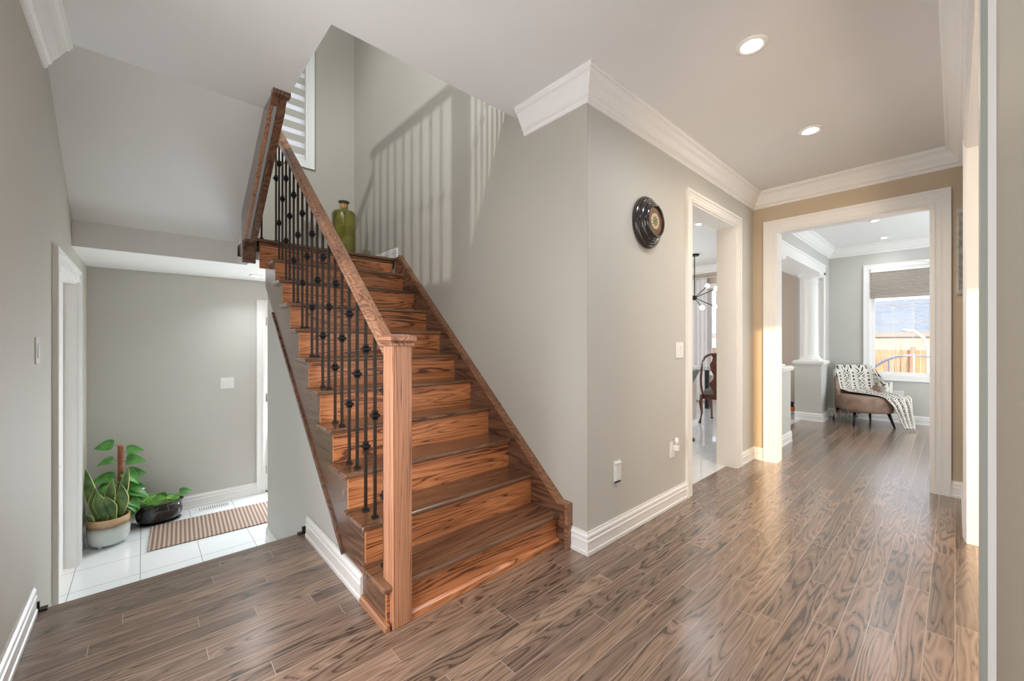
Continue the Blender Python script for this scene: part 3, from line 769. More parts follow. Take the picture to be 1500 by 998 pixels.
# ------------------------------------------------------------------ plants
def leaf_mat(name, c0, c1):
    m, t, n, l, b = new_mat(name); g = G(m)
    l.new(g.ramp(g.noise(g.coord(), 14, 3), [(.35, c0), (.65, c1)]), b.inputs['Base Color'])
    b.inputs['Roughness'].default_value = .3; b.inputs['Coat Weight'].default_value = .2
    return m
M['leaf'] = leaf_mat('pothos_leaf', (.05, .21, .035), (.13, .40, .08))
M['leaf_dark'] = leaf_mat('dark_pothos_leaf', (.02, .09, .018), (.06, .20, .045))
M['leaf_b'] = leaf_mat('bright_pothos_leaf', (.09, .30, .035), (.24, .52, .10))
M['snake'] = leaf_mat('snake_plant_green', (.04, .10, .025), (.14, .23, .06))
M['margin'] = plain('snake_plant_margin', (.58, .58, .20), .4)
M['stem'] = plain('green_stem', (.12, .25, .05), .5)
M['soil'] = plain('potting_soil', (.07, .045, .03), .95, noise=.5, scale=120, bump=.6)
def heart_leaf(pos, dir_, size, mat, parent, droop=.25, roll=0):
    d = Vector(dir_).normalized(); up = Vector((0, 0, 1)); tilt = Vector((.75, -.15, .62))
    d = (d - tilt * d.dot(tilt) * .55).normalized()
    side = d.cross(tilt); side = side.normalized() if side.length > .05 else Vector((0, 1, 0))
    nrm_ = side.cross(d).normalized()
    if roll:
        q = Matrix.Rotation(roll, 3, d); side = q @ side; nrm_ = q @ nrm_
    wp = [(0, .0), (-.10, .18), (-.06, .34), (.10, .42), (.35, .40), (.6, .29), (.82, .13), (1.0, .0)]
    rows = []
    for i in range(8):
        tt_, hw = wp[i]
        cen = Vector(pos) + d * tt_ * size - up * droop * size * max(0, tt_) ** 2 * .8
        rows.append([cen + side * hw * size * s_ + nrm_ * abs(s_) * hw * size * .28 for s_ in (-1, -.5, 0, .5, 1)])
    m = MB().rings(rows, wrap=False, cap=False)
    o = m.build('leaf', mat, parent, smooth=True)
    s_ = o.modifiers.new('thickness', 'SOLIDIFY'); s_.thickness = .0012
    sb = o.modifiers.new('smooth', 'SUBSURF'); sb.levels = 1; sb.render_levels = 1
    return o
def blade(pos, h_, w_, lean, twist, parent, curve=0.0):
    N = 12; rows = []
    for i in range(N + 1):
        t_ = i / N
        ww = w_ * (.45 + 1.1 * math.sin(min(1, t_ * 1.15) * PI * .62)) * (1 - max(0, t_ - .55) / .45) ** .75 * .72 if t_ < 1 else .0005
        a_ = twist[0] + twist[1] * t_
        cen = Vector(pos) + Vector((lean[0] * t_ + curve * math.sin(t_ * PI), lean[1] * t_ + curve * .5 * math.sin(t_ * PI * 1.4), h_ * t_))
        sd = Vector((math.cos(a_), math.sin(a_), 0)); nr = Vector((-math.sin(a_), math.cos(a_), 0))
        rows.append([cen + sd * ww * s_ + nr * (s_ * s_) * ww * .35 for s_ in (-1, -.86, -.4, 0, .4, .86, 1)])
    m = MB(); b = 0
    for r in rows: m.v += [tuple(p) for p in r]
    for i in range(N):
        for j in range(6):
            m.f.append((i * 7 + j, i * 7 + j + 1, (i + 1) * 7 + j + 1, (i + 1) * 7 + j)); m.mi.append(1 if j in (0, 5) else 0)
    o = m.build('leaf', [M['snake'], M['margin']], parent, smooth=True)
    s_ = o.modifiers.new('thickness', 'SOLIDIFY'); s_.thickness = .003
    return o
# snake plant in grey glazed pot
px_, py_ = -4.70, -.205
sp_ = thing('snake_plant', 'snake plant with yellow edged leaves in a grey and tan glazed pot', 'plant', (px_, py_, ZM))
m_, t__, n__, l__, b__ = new_mat('grey_tan_glaze'); g = G(m_)
z_ = g.sep(g.coord())[2]; zz = g.m('ADD', z_, g.m('MULTIPLY', g.noise(g.coord(), 14, 2), .03))
l__.new(g.ramp(g.m('DIVIDE', zz, .26), [(.55, (.52, .56, .53)), (.66, (.40, .40, .33)), (.73, (.16, .11, .06)), (.82, (.45, .28, .15)), (.95, (.52, .34, .19))]), b__.inputs['Base Color'])
b__.inputs['Roughness'].default_value = .18; b__.inputs['Coat Weight'].default_value = .5
pot_ = MB().lathe([(.001, .022), (.100, .022), (.116, .035), (.128, .07), (.132, .14), (.131, .20), (.128, .232), (.120, .234), (.118, .20), (.001, .198)], (px_, py_, ZM), n=40).build('pot', m_, sp_, smooth=True, auto=True)
for k in range(3):
    a_ = -.6 + 2 * PI * k / 3
    MB().lathe([(.012, 0), (.016, .024)], (px_ + .085 * math.cos(a_), py_ + .085 * math.sin(a_), ZM), n=12).build('foot', m_, pot_, smooth=True)
MB().lathe([(.117, .20), (.117, .206), (.001, .210)], (px_, py_, ZM), n=30).build('soil', M['soil'], sp_)
for (dx_, dy_, h_, w_, lx, ly, tw0, tw1, cv) in [(.05, -.02, .25, .046, .0, -.05, 1.2, .4, -.006), (.055, .03, .21, .046, .01, -.05, 1.1, .5, -.01), (.02, .06, .29, .042, .02, .02, 1.5, -.4, .015),
        (.0, -.06, .28, .036, .0, -.03, 1.3, .8, -.02), (-.02, -.07, .44, .036, .0, -.07, 1.3, .4, -.01), (-.04, .06, .40, .030, .0, .05, .9, .9, -.012), (.0, .01, .34, .034, -.01, .0, 1.0, 1.0, -.02), (.03, -.085, .09, .022, .0, -.05, 1.5, .3, 0)]:
    blade((px_ + dx_, py_ + dy_, ZM + .205), h_, w_, (lx, ly), (tw0, tw1), sp_, cv)
# pothos on a moss pole in a brown pot
qx, qy = -4.98, -.175
po = thing('pothos_plant', 'pothos climbing a wrapped moss pole in a brown glazed pot', 'plant', (qx, qy, ZM))
m_, t__, n__, l__, b__ = new_mat('brown_grey_glaze'); g = G(m_)
z_ = g.sep(g.coord())[2]
l__.new(g.ramp(g.m('DIVIDE', g.m('ADD', z_, g.m('MULTIPLY', g.noise(g.coord(), 9, 2), .05)), .34), [(.4, (.30, .29, .26)), (.62, (.20, .17, .14)), (.72, (.10, .04, .02)), (.95, (.16, .06, .03))]), b__.inputs['Base Color'])
b__.inputs['Roughness'].default_value = .15; b__.inputs['Coat Weight'].default_value = .6
MB().lathe([(.001, 0), (.085, 0), (.092, .01), (.108, .16), (.122, .27), (.128, .285), (.120, .29), (.114, .27), (.001, .262)], (qx, qy, ZM), n=36).build('pot', m_, po, smooth=True, auto=True)
MB().lathe([(.13, 0), (.135, .012), (.13, .014), (.1, .008), (.001, .008)], (qx, qy, ZM), n=30).build('saucer', m_, po, smooth=True)
MB().lathe([(.113, .262), (.113, .268), (.001, .272)], (qx, qy, ZM), n=30).build('soil', M['soil'], po)
pp = []
for k in range(60):
    zz = .26 + .49 * k / 59; pp.append((.019 + .0022 * math.sin(k * 2.1), zz))
MB().lathe([(.001, .26)] + pp + [(.001, .752)], (qx + .0, qy + .03, ZM), n=16).build('moss_pole', plain('rust_coir_pole', (.34, .12, .055), .9, noise=.35, scale=90, bump=.6), po, smooth=True)
random.seed(21)
pole = Vector((qx, qy + .03, ZM))
LV = [(.73, (-.1, -1, .25), .10), (.60, (.3, -.9, .2), .085), (.66, (.3, .9, .35), .095), (.58, (.5, 1, .3), .11), (.50, (.6, .5, -.2), .11), (.46, (.3, 1, .3), .11),
      (.44, (.3, -1, .35), .13), (.40, (.5, -1, -.1), .12), (.36, (.4, 1, .1), .11), (.34, (.8, -.3, -.2), .11), (.33, (.3, 1, -.25), .13), (.30, (.7, .6, -.3), .12), (.30, (.6, -.9, -.2), .11),
      (.40, (-.3, .9, .3), .09), (.38, (.9, .2, .0), .10), (.34, (-.3, -1, 0), .10), (.31, (.2, .9, -.5), .12), (.29, (.9, .5, -.35), .12), (.29, (.3, -1, -.3), .10), (.42, (.7, -.5, .1), .10), (.27, (.5, .9, -.1), .12)]
for k, (zz, d, s_) in enumerate(LV):
    d = Vector(d).normalized(); st_ = pole + Vector((0, 0, zz)); en = st_ + d * .055 + Vector((0, 0, .02))
    MB().tube([st_, (st_ + en) / 2 + Vector((0, 0, .012)), en], .0022, 6).build('stem', M['stem'], po, smooth=True)
    heart_leaf(en, d, s_ * 1.2, M['leaf_dark'] if zz < .38 and k % 3 == 0 else M['leaf'], po, .45, random.uniform(-.5, .5))
# low pothos in a black oval pot
rx, ry = -4.975, .115
bp = thing('pothos_plant', 'low leafy pothos in a glossy black oval pot', 'plant', (rx, ry, ZM))
blk = plain('black_glaze', (.012, .013, .013), .1, coat=.6)
ca, sa = math.cos(.35), math.sin(.35)
def oval(prof, z0_, mat, name, par):
    rs = []
    for ra, rb, h_ in prof:
        ring = []
        for k in range(36):
            a_ = 2 * PI * k / 36; u = ra * math.cos(a_); v = rb * math.sin(a_)
            ring.append((rx + u * -sa * -1 * .0 + v * 1.0, ry + u, z0_ + h_ + .0))
        rs.append(ring)
    return MB().rings(rs).build(name, mat, par, smooth=True, auto=True)
oval([(.13, .085, 0), (.155, .10, .003), (.16, .105, .014), (.15, .098, .016), (.14, .09, .012)], ZM, blk, 'saucer', bp)
oval([(.115, .075, .012), (.135, .09, .016), (.160, .108, .05), (.170, .115, .10), (.160, .110, .145), (.156, .106, .155), (.172, .120, .175), (.178, .126, .186), (.166, .114, .188), (.156, .104, .165), (.01, .01, .160)], ZM, blk, 'pot', bp)
oval([(.156, .104, .160), (.150, .10, .170), (.01, .01, .176)], ZM, plain('wood_chips', (.28, .19, .13), .9, noise=.6, scale=150, bump=.8), 'soil', bp)
random.seed(5)
for k in range(26):
    a_ = random.uniform(0, 2 * PI); u = random.uniform(-.12, .12); v = random.uniform(-.06, .07)
    p0 = Vector((rx + v, ry + u, ZM + .17)); d = Vector((math.cos(a_) * .6 + .35, math.sin(a_), random.uniform(.2, .7))).normalized()
    p1 = p0 + Vector((d.x * .02, d.y * .03, random.uniform(.015, .085)))
    MB().tube([p0, p1], .0018, 6).build('stem', M['stem'], bp)
    heart_leaf(p1, d, random.uniform(.06, .085), M['leaf_b'] if k % 3 else M['leaf'], bp, .4, random.uniform(-.5, .5))
heart_leaf((rx + .06, ry - .16, ZM + .19), (.5, -.5, -.5), .085, M['leaf'], bp, .3)
p0 = Vector((rx, ry + .10, ZM + .17)); p1 = Vector((rx - .01, ry + .15, ZM + .235))
MB().tube([p0, (p0 + p1) / 2 + Vector((0, -.01, .02)), p1], .002, 6).build('stem', M['stem'], bp)
heart_leaf(p1, (0, 1, .05), .09, M['leaf'], bp, .2)

# ------------------------------------------------------------------ family room window, shade
window('window_2', 'y', 8.384, -1, -.9, -.15, .70, 2.34, 3, 6, deep=.09)
cs = thing('cellular_shade', 'taupe pleated cellular shade half lowered over the far window', 'blind', (-.525, 8.36, 2.3))
pl = []; z_ = 2.285
fr, bk = [], []
k = 0
while z_ > 1.93:
    fr.append((8.352 if k % 2 else 8.364, z_)); bk.append((8.388 if k % 2 else 8.376, z_)); z_ -= .011; k += 1
MB().prism(fr + bk[::-1], 'x', -.884, -.166).build('shade_fabric', M['cell'], cs)
B(-.884, -.166, 8.348, 8.392, 1.885, 1.93).build('bottom_rail', plain('taupe_rail', (.36, .31, .28), .5), cs, bevel=.004)
B(-.884, -.166, 8.345, 8.395, 2.285, 2.33).build('head_rail', M['plastic'], cs, bevel=.004)

# ------------------------------------------------------------------ columns on pedestals
def column(cy0, label, base_y0, base_y1, px0):
    pd = thing('pedestal', label[0], 'pedestal', (-1.53, (base_y0 + base_y1) / 2, 0))
    MB().box(-1.70, -1.362, base_y0, base_y1, 0, .87).build('body', M['wall_light'], pd)
    m = MB().sweep([(-1.70, base_y0), (-1.362, base_y0), (-1.362, base_y1)], base())
    m.build('baseboard', M['white'], pd)
    MB().box(-1.72, -1.335, base_y0 - .025, base_y1 + .012, .87, .89).box(-1.73, -1.325, base_y0 - .035, base_y1 + .015, .892, .912).box(-1.715, -1.34, base_y0 - .018, base_y1 + .01, .912, .925).build('cap', M['white'], pd, bevel=.004)
    cl_ = thing('column', label[1], 'column', (-1.53, cy0, .925))
    MB().box(-1.665, -1.395, cy0 - .135, cy0 + .135, .925, .945).build('plinth', M['white'], cl_)
    MB().lathe([(.13, .0), (.135, .012), (.13, .026), (.116, .034), (.112, .045), (.104, .06), (.100, .08), (.092, 1.15), (.090, 1.19), (.098, 1.195), (.098, 1.21), (.090, 1.215), (.092, 1.25), (.112, 1.275), (.12, 1.285)],
               (-1.53, cy0, .945), n=36).build('shaft', M['white'], cl_, smooth=True, auto=True)
    MB().box(-1.67, -1.39, cy0 - .14, cy0 + .14, 2.23, 2.30).box(-1.655, -1.405, cy0 - .125, cy0 + .125, 2.215, 2.23).build('capital', M['white'], cl_, bevel=.004)
column(5.65, ('greige half pedestal nearest the wide opening under a white column', 'white round column nearest the wide opening'), 5.44, 5.88, 0)
column(7.76, ('greige half pedestal near the armchair under a white column', 'white round column nearest the armchair'), 7.575, 7.985, 0)
m = MB().box(-1.405, -1.385, 5.40, 8.0, 2.30, 2.42).box(-1.405, -1.378, 5.40, 8.0, 2.40, 2.425).box(-1.405, -1.385, 7.90, 8.0, .925, 2.30)
m.box(-1.74, -1.385, 5.42, 8.0, 2.27, 2.302).box(-1.71, -1.405, 7.92, 8.0, .925, 2.30)
struct(m.build('trim_13', M['white']))

# ------------------------------------------------------------------ armchair
CH = Vector((-.925, 7.90, 0)); FD = Vector((.53, -.85)).normalized(); UD = Vector((-FD.y, FD.x))   # facing, and to its left-hand... width axis
def CP(u, v, z):    # u along width, v backwards, z up
    u *= .83; v *= .92
    return (CH.x + UD.x * u - FD.x * v, CH.y + UD.y * u - FD.y * v, z)
suede = plain('brown_suede', (.25, .165, .12), .75, noise=.22, scale=12)
ac = thing('armchair', 'low brown suede slipper chair with black splayed legs by the window', 'armchair', tuple(CH))
def superpt(a_, ru, rv, p=.6):
    c0, s0 = math.cos(a_), math.sin(a_)
    return math.copysign(abs(c0) ** p, c0) * ru, math.copysign(abs(s0) ** p, s0) * rv
rs = []
for z_, k in ((.20, .93), (.215, .98), (.25, 1.0), (.36, 1.0), (.40, .985), (.418, .95), (.425, .85)):
    ring = []
    for j in range(40):
        u, v = superpt(2 * PI * j / 40, .345 * k, .34 * k, .55); ring.append(CP(u, v - .02, z_))
    rs.append(ring)
MB().rings(rs).build('seat', suede, ac, smooth=True)
rs = []
NA = 28
for i in range(NA + 1):
    t_ = -1 + 2 * i / NA; a_ = PI / 2 + t_ * math.radians(82)
    topz = .83 - .38 * max(0, abs(t_) - .42) ** 1.3 / .58 ** 1.3
    ring = []
    for (off, f) in ((0, 0), (0, .5), (0, .88), (.3, 1.0), (.7, 1.0), (1, .88), (1, .5), (1, 0)):
        zz = .22 + (topz - .22) * f
        lean_ = .10 * (zz - .3)
        th_ = .085 * (1 - .35 * f)
        ru = .365 - th_ * off + lean_ * .5; rv = .33 - th_ * off + lean_
        u, v = superpt(a_, ru, rv, .75)
        ring.append(CP(u, v, zz))
    rs.append(ring)
MB().rings(rs).build('backrest', suede, ac, smooth=True)
for u, v in ((-.24, -.24), (.24, -.24), (-.24, .26), (.24, .26)):
    MB().tube([CP(u, v, .21), CP(u * 1.22, v * 1.28, 0)], [.022, .012], 12).build('leg', M['iron_dark'], ac, smooth=True)
# patterned throw over back and seat
m_, t__, n__, l__, b__ = new_mat('patterned_throw'); g = G(m_)
uvn = n__.new('ShaderNodeUVMap'); x, y, z = g.sep(uvn.outputs[0])
row = g.m('FLOOR', g.m('MULTIPLY', x, 7)); fr_ = g.m('FRACT', g.m('MULTIPLY', x, 7))
dia = g.m('ADD', g.m('ABSOLUTE', g.m('SUBTRACT', g.m('FRACT', g.m('MULTIPLY', y, 16)), .5)), g.m('ABSOLUTE', g.m('SUBTRACT', fr_, .5)))
ringp = g.m('LESS_THAN', g.m('ABSOLUTE', g.m('SUBTRACT', g.m('FRACT', g.m('MULTIPLY', dia, 2.2)), .5)), .2)
alt = g.m('GREATER_THAN', g.m('FRACT', g.m('MULTIPLY', row, .5)), .25)
stripe = g.m('LESS_THAN', g.m('ABSOLUTE', g.m('SUBTRACT', fr_, .5)), .16)
dash = g.m('LESS_THAN', g.m('FRACT', g.m('MULTIPLY', y, 22)), .6)
pat = g.m('ADD', g.m('MULTIPLY', ringp, alt), g.m('MULTIPLY', g.m('MULTIPLY', stripe, dash), g.m('SUBTRACT', 1, alt)), clamp=True)
pat = g.m('MULTIPLY', pat, g.m('GREATER_THAN', g.noise(uvn.outputs[0], 26, 2), .40))
l__.new(g.mix(pat, (.66, .63, .57), (.035, .032, .03)), b__.inputs['Base Color']); b__.inputs['Roughness'].default_value = .95
prof = [(.50, .03), (.47, .2), (.46, .4), (.45, .6), (.44, .78), (.40, .84), (.34, .83), (.30, .72), (.27, .58), (.23, .475), (.12, .445), (-.02, .442), (-.18, .442), (-.31, .44), (-.375, .41), (-.40, .32), (-.41, .2), (-.43, .08), (-.47, .012)]
ul = [-.32, -.33, -.34, -.34, -.33, -.33, -.33, -.29, -.27, -.24, -.17, -.06, .02, .08, .12, .20, .26, .30, .33]
ur = [.10, .18, .28, .36, .42, .46, .48, .50, .50, .50, .49, .48, .47, .47, .47, .47, .48, .49, .47]
NU = 30; vs = []; sub = 4
pts_ = []
for i in range(len(prof) - 1):
    for s_ in range(sub):
        f = s_ / sub
        pts_.append([prof[i][k] * (1 - f) + prof[i + 1][k] * f for k in (0, 1)] + [ul[i] * (1 - f) + ul[i + 1] * f, ur[i] * (1 - f) + ur[i + 1] * f])
pts_.append([prof[-1][0], prof[-1][1], ul[-1], ur[-1]])
m = MB(); uvs = []
for i, (v, z_, u0, u1) in enumerate(pts_):
    T_ = i / len(pts_)
    for j in range(NU + 1):
        f = j / NU; u = u0 + (u1 - u0) * f
        # the cloth lies on the curved back: find its top, inner and outer surface at this width
        cq = (min(abs(u), .36) / .37) ** (1 / .75); tq = math.asin(min(1, cq)) / math.radians(82)
        tz = .83 - .38 * max(0, min(1, tq) - .42) ** 1.3 / .58 ** 1.3
        if u > .2: tz += .25 * (u - .2)
        sq = (1 - min(.999, cq) ** 2) ** .375; row_ = i / sub
        vv, zz = v, z_
        if row_ < 4.6: zz = z_ * tz / .83; vv = (.33 + .10 * (zz - .3)) * sq + .014
        elif row_ < 6.6: zz = tz + .012; vv = (.33 + .10 * (zz - .3)) * sq + .014 - .075 * (row_ - 4.6) / 2
        elif row_ <= 9.2: zz = .44 + (z_ - .44) * (tz - .44) / .39; vv = (.245 + .10 * (zz - .3)) * sq - .014
        else: vv = min(v, .215 * sq + .02 - .02 * (row_ - 9)) if v > -.02 else v
        over = max(0, u - .41)
        if 6.6 < row_ and v > -.3 and over > 0: zz = max(.02, zz - over * 2.2)
        fold = .010 * math.sin(f * 21 + T_ * 9) + .006 * math.sin(f * 43 - T_ * 13)
        m.v.append(CP(u + fold * .3, vv - fold * (1 if z_ < .43 or z_ > .5 else .1), max(.008, zz + (abs(fold) if .4 < z_ < .5 else .2 * fold)) + .006)); uvs.append((f, T_ * 2.2))
for i in range(len(pts_) - 1):
    for j in range(NU):
        m.f.append((i * (NU + 1) + j, i * (NU + 1) + j + 1, (i + 1) * (NU + 1) + j + 1, (i + 1) * (NU + 1) + j)); m.mi.append(0)
th_o = m.build('throw_blanket', m_, smooth=True, loc=tuple(CH))
uvl = th_o.data.uv_layers.new(name='UVMap')
for lp in th_o.data.loops: uvl.data[lp.index].uv = uvs[lp.vertex_index]
sd = th_o.modifiers.new('thickness', 'SOLIDIFY'); sd.thickness = .010; sd.offset = 1
tag(th_o, 'cream throw with black patterns draped over the brown armchair', 'blanket')

# orange toy by the far pedestal
ot = thing('toy_case', 'small orange case with a black top on the tiles by the pedestal', 'toy', (-1.98, 8.05, 0))
MB().box(-2.02, -1.80, 7.98, 8.10, .06, .13).build('body', plain('orange_plastic', (.85, .16, .03), .4), ot, bevel=.01)
MB().box(-1.90, -1.82, 8.0, 8.08, .13, .21).build('handle', M['iron_dark'], ot, bevel=.008)
MB().box(-2.0, -1.84, 8.0, 8.08, 0, .06).build('base', M['plastic'], ot, bevel=.004)

# ------------------------------------------------------------------ kitchen: island, stool, chair, table, chandelier, curtains
ki = thing('kitchen_island', 'beige kitchen island end with a white countertop seen past the casing', 'island', (-2.9, 5.6, 0))
B(-3.6, -2.53, 5.27, 5.93, 0, .83).build('body', M['wall_pink'], ki)
B(-3.65, -2.49, 5.23, 5.97, .83, .87).build('countertop', plain('white_quartz', (.8, .8, .8), .1), ki, bevel=.004)
B(-3.6, -2.515, 5.255, 5.945, 0, .10).build('toe_board', M['white'], ki)
bs = thing('bar_stool', 'dark bar stool with a tilted back by the island', 'stool', (-2.33, 4.98, 0))
MB().lathe([(.20, 0), (.20, .008), (.05, .03), (.025, .035), (.025, .60)], (-2.36, 4.98, 0), n=28).build('base', M['iron_dark'], bs, smooth=True, auto=True)
MB().box(-2.50, -2.27, 4.86, 5.10, .58, .63).build('seat', plain('grey_green_leather', (.17, .20, .18), .35), bs, bevel=.02, seg=3)
m = MB().quadbox([(-2.30, 4.86, .60), (-2.27, 4.86, .60), (-2.27, 5.10, .60), (-2.30, 5.10, .60), (-2.155, 4.86, .87), (-2.12, 4.86, .87), (-2.12, 5.10, .87), (-2.155, 5.10, .87)])
m.build('backrest', plain('grey_green_leather', (.17, .20, .18), .35), bs, bevel=.012, seg=3)
# dining chair with vase splat, back towards the hall
mah = plain('mahogany', (.13, .035, .018), .22, coat=.6, noise=.3, scale=14)
def dining_chair(cx, cy, rot, label):
    t_ = thing('dining_chair', label, 'chair', (0, 0, 0))
    w2 = .25
    MB().rings([[(u, v, z_) for u, v in pts] for z_, pts in [(zz, [(-.22 * k, 0), (-.25 * k, .42), (0, .46 * k), (.25 * k, .42), (.22 * k, 0), (0, -.01)]) for zz, k in ((.41, 1), (.43, 1.0), (.47, 1.0), (.50, .94), (.51, .7))]]).build('seat', plain('mauve_grey_upholstery', (.20, .17, .17), .8), t_, smooth=True)
    MB().rings([[(u, v, z_) for u, v in [(-.235, -.02), (-.265, .43), (0, .475), (.265, .43), (.235, -.02)]] for z_ in (.36, .425)]).build('seat_rail', mah, t_, bevel=.005)
    # hoop and stiles
    path = []
    for k in range(31):
        f = k / 30
        if f < .3: q = f / .3; path.append((-.215 - .02 * math.sin(q * PI), -.04 - .05 * q, .42 + .38 * q))
        elif f > .7: q = (1 - f) / .3; path.append((.215 + .02 * math.sin(q * PI), -.04 - .05 * q, .42 + .38 * q))
        else:
            a_ = PI - PI * (f - .3) / .4; path.append((.215 * math.copysign(abs(math.cos(a_)) ** .7, math.cos(a_)), -.10, .80 + .24 * math.sin(a_) ** .8))
    MB().tube(path, .017, 8).build('back_frame', mah, t_, smooth=True)
    sp = [(.045, .44), (.055, .50), (.10, .56), (.115, .60), (.06, .66), (.045, .72), (.085, .80), (.10, .88), (.07, .94), (.06, .99), (.09, 1.03)]
    poly = [(u, z_) for u, z_ in sp] + [(-u, z_) for u, z_ in reversed(sp)]
    MB().prism(poly, 'y', -.098, -.082).build('splat', mah, t_, bevel=.004)
    for sx in (-1, 1):
        MB().tube([(sx * .24, -.03, .43), (sx * .245, -.045, .3), (sx * .235, -.03, .15), (sx * .245, -.08, .0)], [.022, .026, .016, .020], 10).build('leg', mah, t_, smooth=True)
        MB().tube([(sx * .24, .41, .41), (sx * .275, .44, .30), (sx * .25, .43, .14), (sx * .25, .44, .03), (sx * .255, .46, .0)], [.030, .034, .016, .015, .028], 10).build('leg', mah, t_, smooth=True)
    t_.location = (cx, cy, 0); t_.rotation_euler = (0, 0, rot)
    return t_
dining_chair(-2.33, 6.24, .05, 'carved dark wood dining chair with its back toward the hall')
dt = thing('dining_table', 'glass topped dining table beyond the carved chair', 'table', (-2.6, 7.3, 0))
B(-3.2, -2.0, 6.85, 7.75, .74, .752).build('tabletop', plain('green_edge_glass', (.10, .16, .15), .08, coat=.3), dt, bevel=.003)
for x_, y_ in ((-3.05, 7.0), (-2.15, 7.0), (-3.05, 7.6), (-2.15, 7.6)):
    MB().box(x_ - .03, x_ + .03, y_ - .03, y_ + .03, 0, .74).build('leg', M['iron_dark'], dt, bevel=.004)
ch_ = thing('chandelier', 'branching black chandelier with round lit bulbs over the dining table', 'chandelier', (-3.06, 7.1, 2.74))
MB().lathe([(.075, 0), (.075, -.03), (.02, -.035)], (-3.06, 7.1, 2.74), n=24).build('canopy', M['iron_dark'], ch_, smooth=True, auto=True)
MB().tube([(-3.06, 7.1, 2.71), (-3.06, 7.1, 2.02)], .008, 8).build('rod', M['iron_dark'], ch_)
MB().lathe([(.002, -.045), (.03, -.035), (.045, 0), (.03, .035), (.002, .045)], (-3.06, 7.1, 1.98), n=20).build('hub', M['iron_dark'], ch_, smooth=True)
for d in ((.75, .3, .35), (.6, .4, -.35), (.25, .6, .5), (.5, -.5, -.45), (-.7, .2, .3), (-.6, -.4, -.3), (-.1, -.7, .4)):
    dv = Vector(d).normalized(); c0 = Vector((-3.06, 7.1, 1.98)); e_ = c0 + dv * .33
    arm = MB().tube([c0, e_], .007, 8).build('arm', M['iron_dark'], ch_)
    q = e_ + dv * .035
    MB().lathe([(.002, -.04), (.028, -.028), (.04, 0), (.028, .028), (.002, .04)], tuple(q), n=14).build('bulb', M['bulb'], arm, smooth=True)
window('window_3', 'y', 8.384, -1, -3.35, -2.75, .62, 2.30, 2, 5)
cr = thing('curtain_rod', 'thin curtain rod above the kitchen window', 'curtain rod', (-3.1, 8.31, 2.5))
MB().tube([(-4.2, 8.31, 2.50), (-1.95, 8.31, 2.50)], .012, 10).build('rod', plain('brushed_steel', (.45, .42, .40), .35, metal=.8), cr)
MB().lathe([(.002, -.03), (.025, 0), (.002, .03)], (-1.93, 8.31, 2.5), 'x', 14).build('finial', M['iron_dark'], cr)
MB().box(-2.9, -2.88, 8.31, 8.384, 2.49, 2.51).build('bracket', M['iron_dark'], cr)
def curtain(x0_, x1_, label):
    pf_, pb = [], []
    n_ = int((x1_ - x0_) / .012)
    for k in range(n_ + 1):
        x_ = x0_ + (x1_ - x0_) * k / n_; y_ = 8.315 + .012 * math.sin(k * .9) + .008 * math.sin(k * .37)
        pf_.append((x_, y_)); pb.append((x_, y_ + .004))
    o = MB().prism(pf_ + pb[::-1], 'z', .03, 2.48).build('curtain', M['drape'], None, loc=((x0_ + x1_) / 2, 8.315, .03)); tag(o, label, 'curtain')
curtain(-4.15, -3.335, 'white curtain left of the kitchen window')
curtain(-3.165, -2.3, 'white curtain right of the narrow gap at the kitchen window')

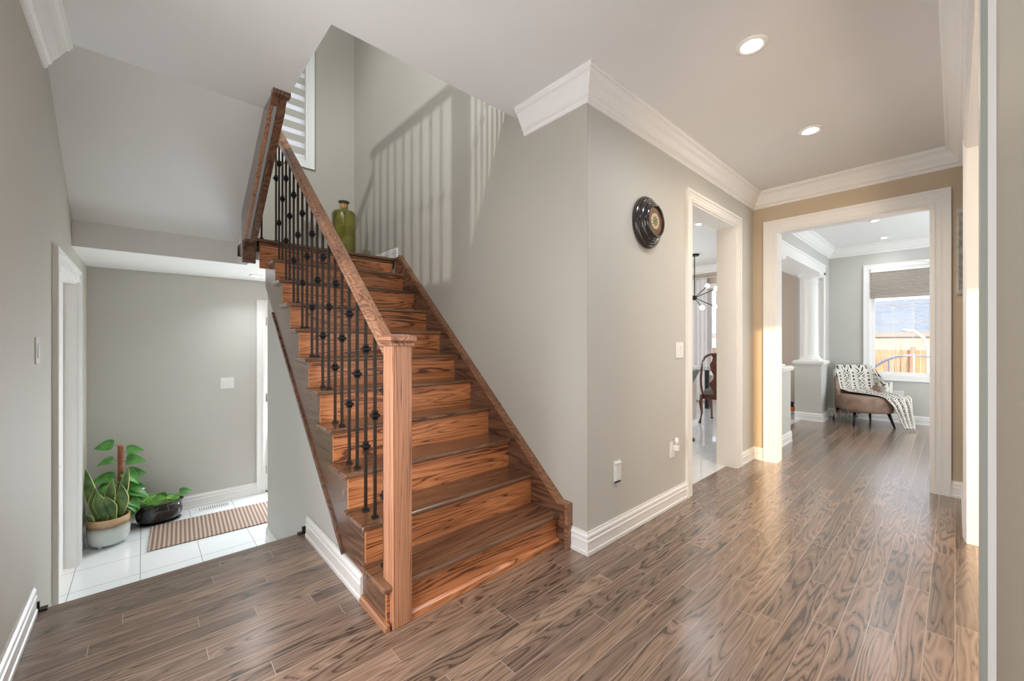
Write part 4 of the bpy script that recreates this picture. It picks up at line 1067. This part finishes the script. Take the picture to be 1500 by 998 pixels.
# ------------------------------------------------------------------ outside the far window
gd = MB().box(-30, 30, 8.6, 60, -1.4, -1.3)
struct(gd.build('ground', plain('winter_lawn', (.36, .33, .26), .95, noise=.3, scale=1.5)))
fn = thing('fence', 'orange cedar fence across the yard outside the far window', 'fence', (-1, 15, -1.3))
m = MB()
for k in range(70): m.box(-6 + k * .15, -6 + k * .15 + .142, 15.0, 15.02, -1.3, 1.0)
m.build('boards', plain('cedar_boards', (.60, .38, .27), .7, noise=.15, scale=3), fn)
for k in range(5): B(-6 + k * 2.6, -5.9 + k * 2.6, 14.93, 15.0, -1.3, 1.08).build('post', plain('cedar_post', (.50, .31, .22), .7), fn)
nh = thing('house', 'neighbouring house with a blue grey hipped roof beyond the fence', 'house', (-1, 26, -1.3))
B(-9, 4, 24, 32, -1.3, 1.55).build('wall', plain('pale_stucco', (.85, .80, .76), .8), nh)
MB().quadbox([(-9.5, 23.4, 1.55), (4.5, 23.4, 1.55), (4.5, 32.6, 1.55), (-9.5, 32.6, 1.55), (-5, 28, 3.3), (-.6, 28, 3.3), (-.6, 28.4, 3.3), (-5, 28.4, 3.3)]).build('roof', plain('slate_shingles', (.33, .40, .50), .7, noise=.15, scale=5), nh)
B(-9.6, 4.6, 23.25, 23.4, 1.42, 1.6).build('gutter', plain('grey_fascia', (.40, .41, .44), .5), nh)
ar = thing('garden_arch', 'curved metal garden frame outside the far window', 'garden frame', (-.6, 11, -1.3))
stl = plain('blue_grey_steel', (.42, .45, .56), .4, metal=.3)
path = [(-1.35 + 1.6 * (1 - math.cos(PI * k / 20)) / 2, 11 + .3 * math.sin(PI * k / 20), -.2 + 1.15 * math.sin(PI * k / 20) ** .7) for k in range(21)]
MB().tube(path, .025, 8).build('hoop', stl, ar, smooth=True)
for k in (7, 10, 13):
    MB().tube([path[k], (path[k][0] - .0, 11.1, -1.3)], .016, 8).build('upright', stl, ar)
MB().tube([(-.72, 11.3, 1.45), (-.55, 11.3, 1.43), (-.42, 11.3, 1.3), (-.36, 11.3, 1.1), (-.34, 11.3, -1.3)], .03, 8).build('hook', plain('pale_steel', (.75, .77, .80), .3), ar, smooth=True)
tb = thing('shrub', 'small bare shrub standing in front of the fence', 'shrub', (-.95, 14, -1.3))
random.seed(3)
for k in range(14):
    a_ = random.uniform(0, 6.28); h_ = random.uniform(1.6, 2.5); s_ = random.uniform(.1, .4)
    MB().tube([(-.95, 14, -1.3), (-.95 + s_ * .4 * math.cos(a_), 14 + .2 * math.sin(a_) * s_, -1.3 + h_ * .5), (-.95 + s_ * math.cos(a_), 14 + s_ * math.sin(a_) * .5, -1.3 + h_)], [.02, .012, .005], 6).build('branch', plain('bark', (.25, .2, .17), .8), tb)
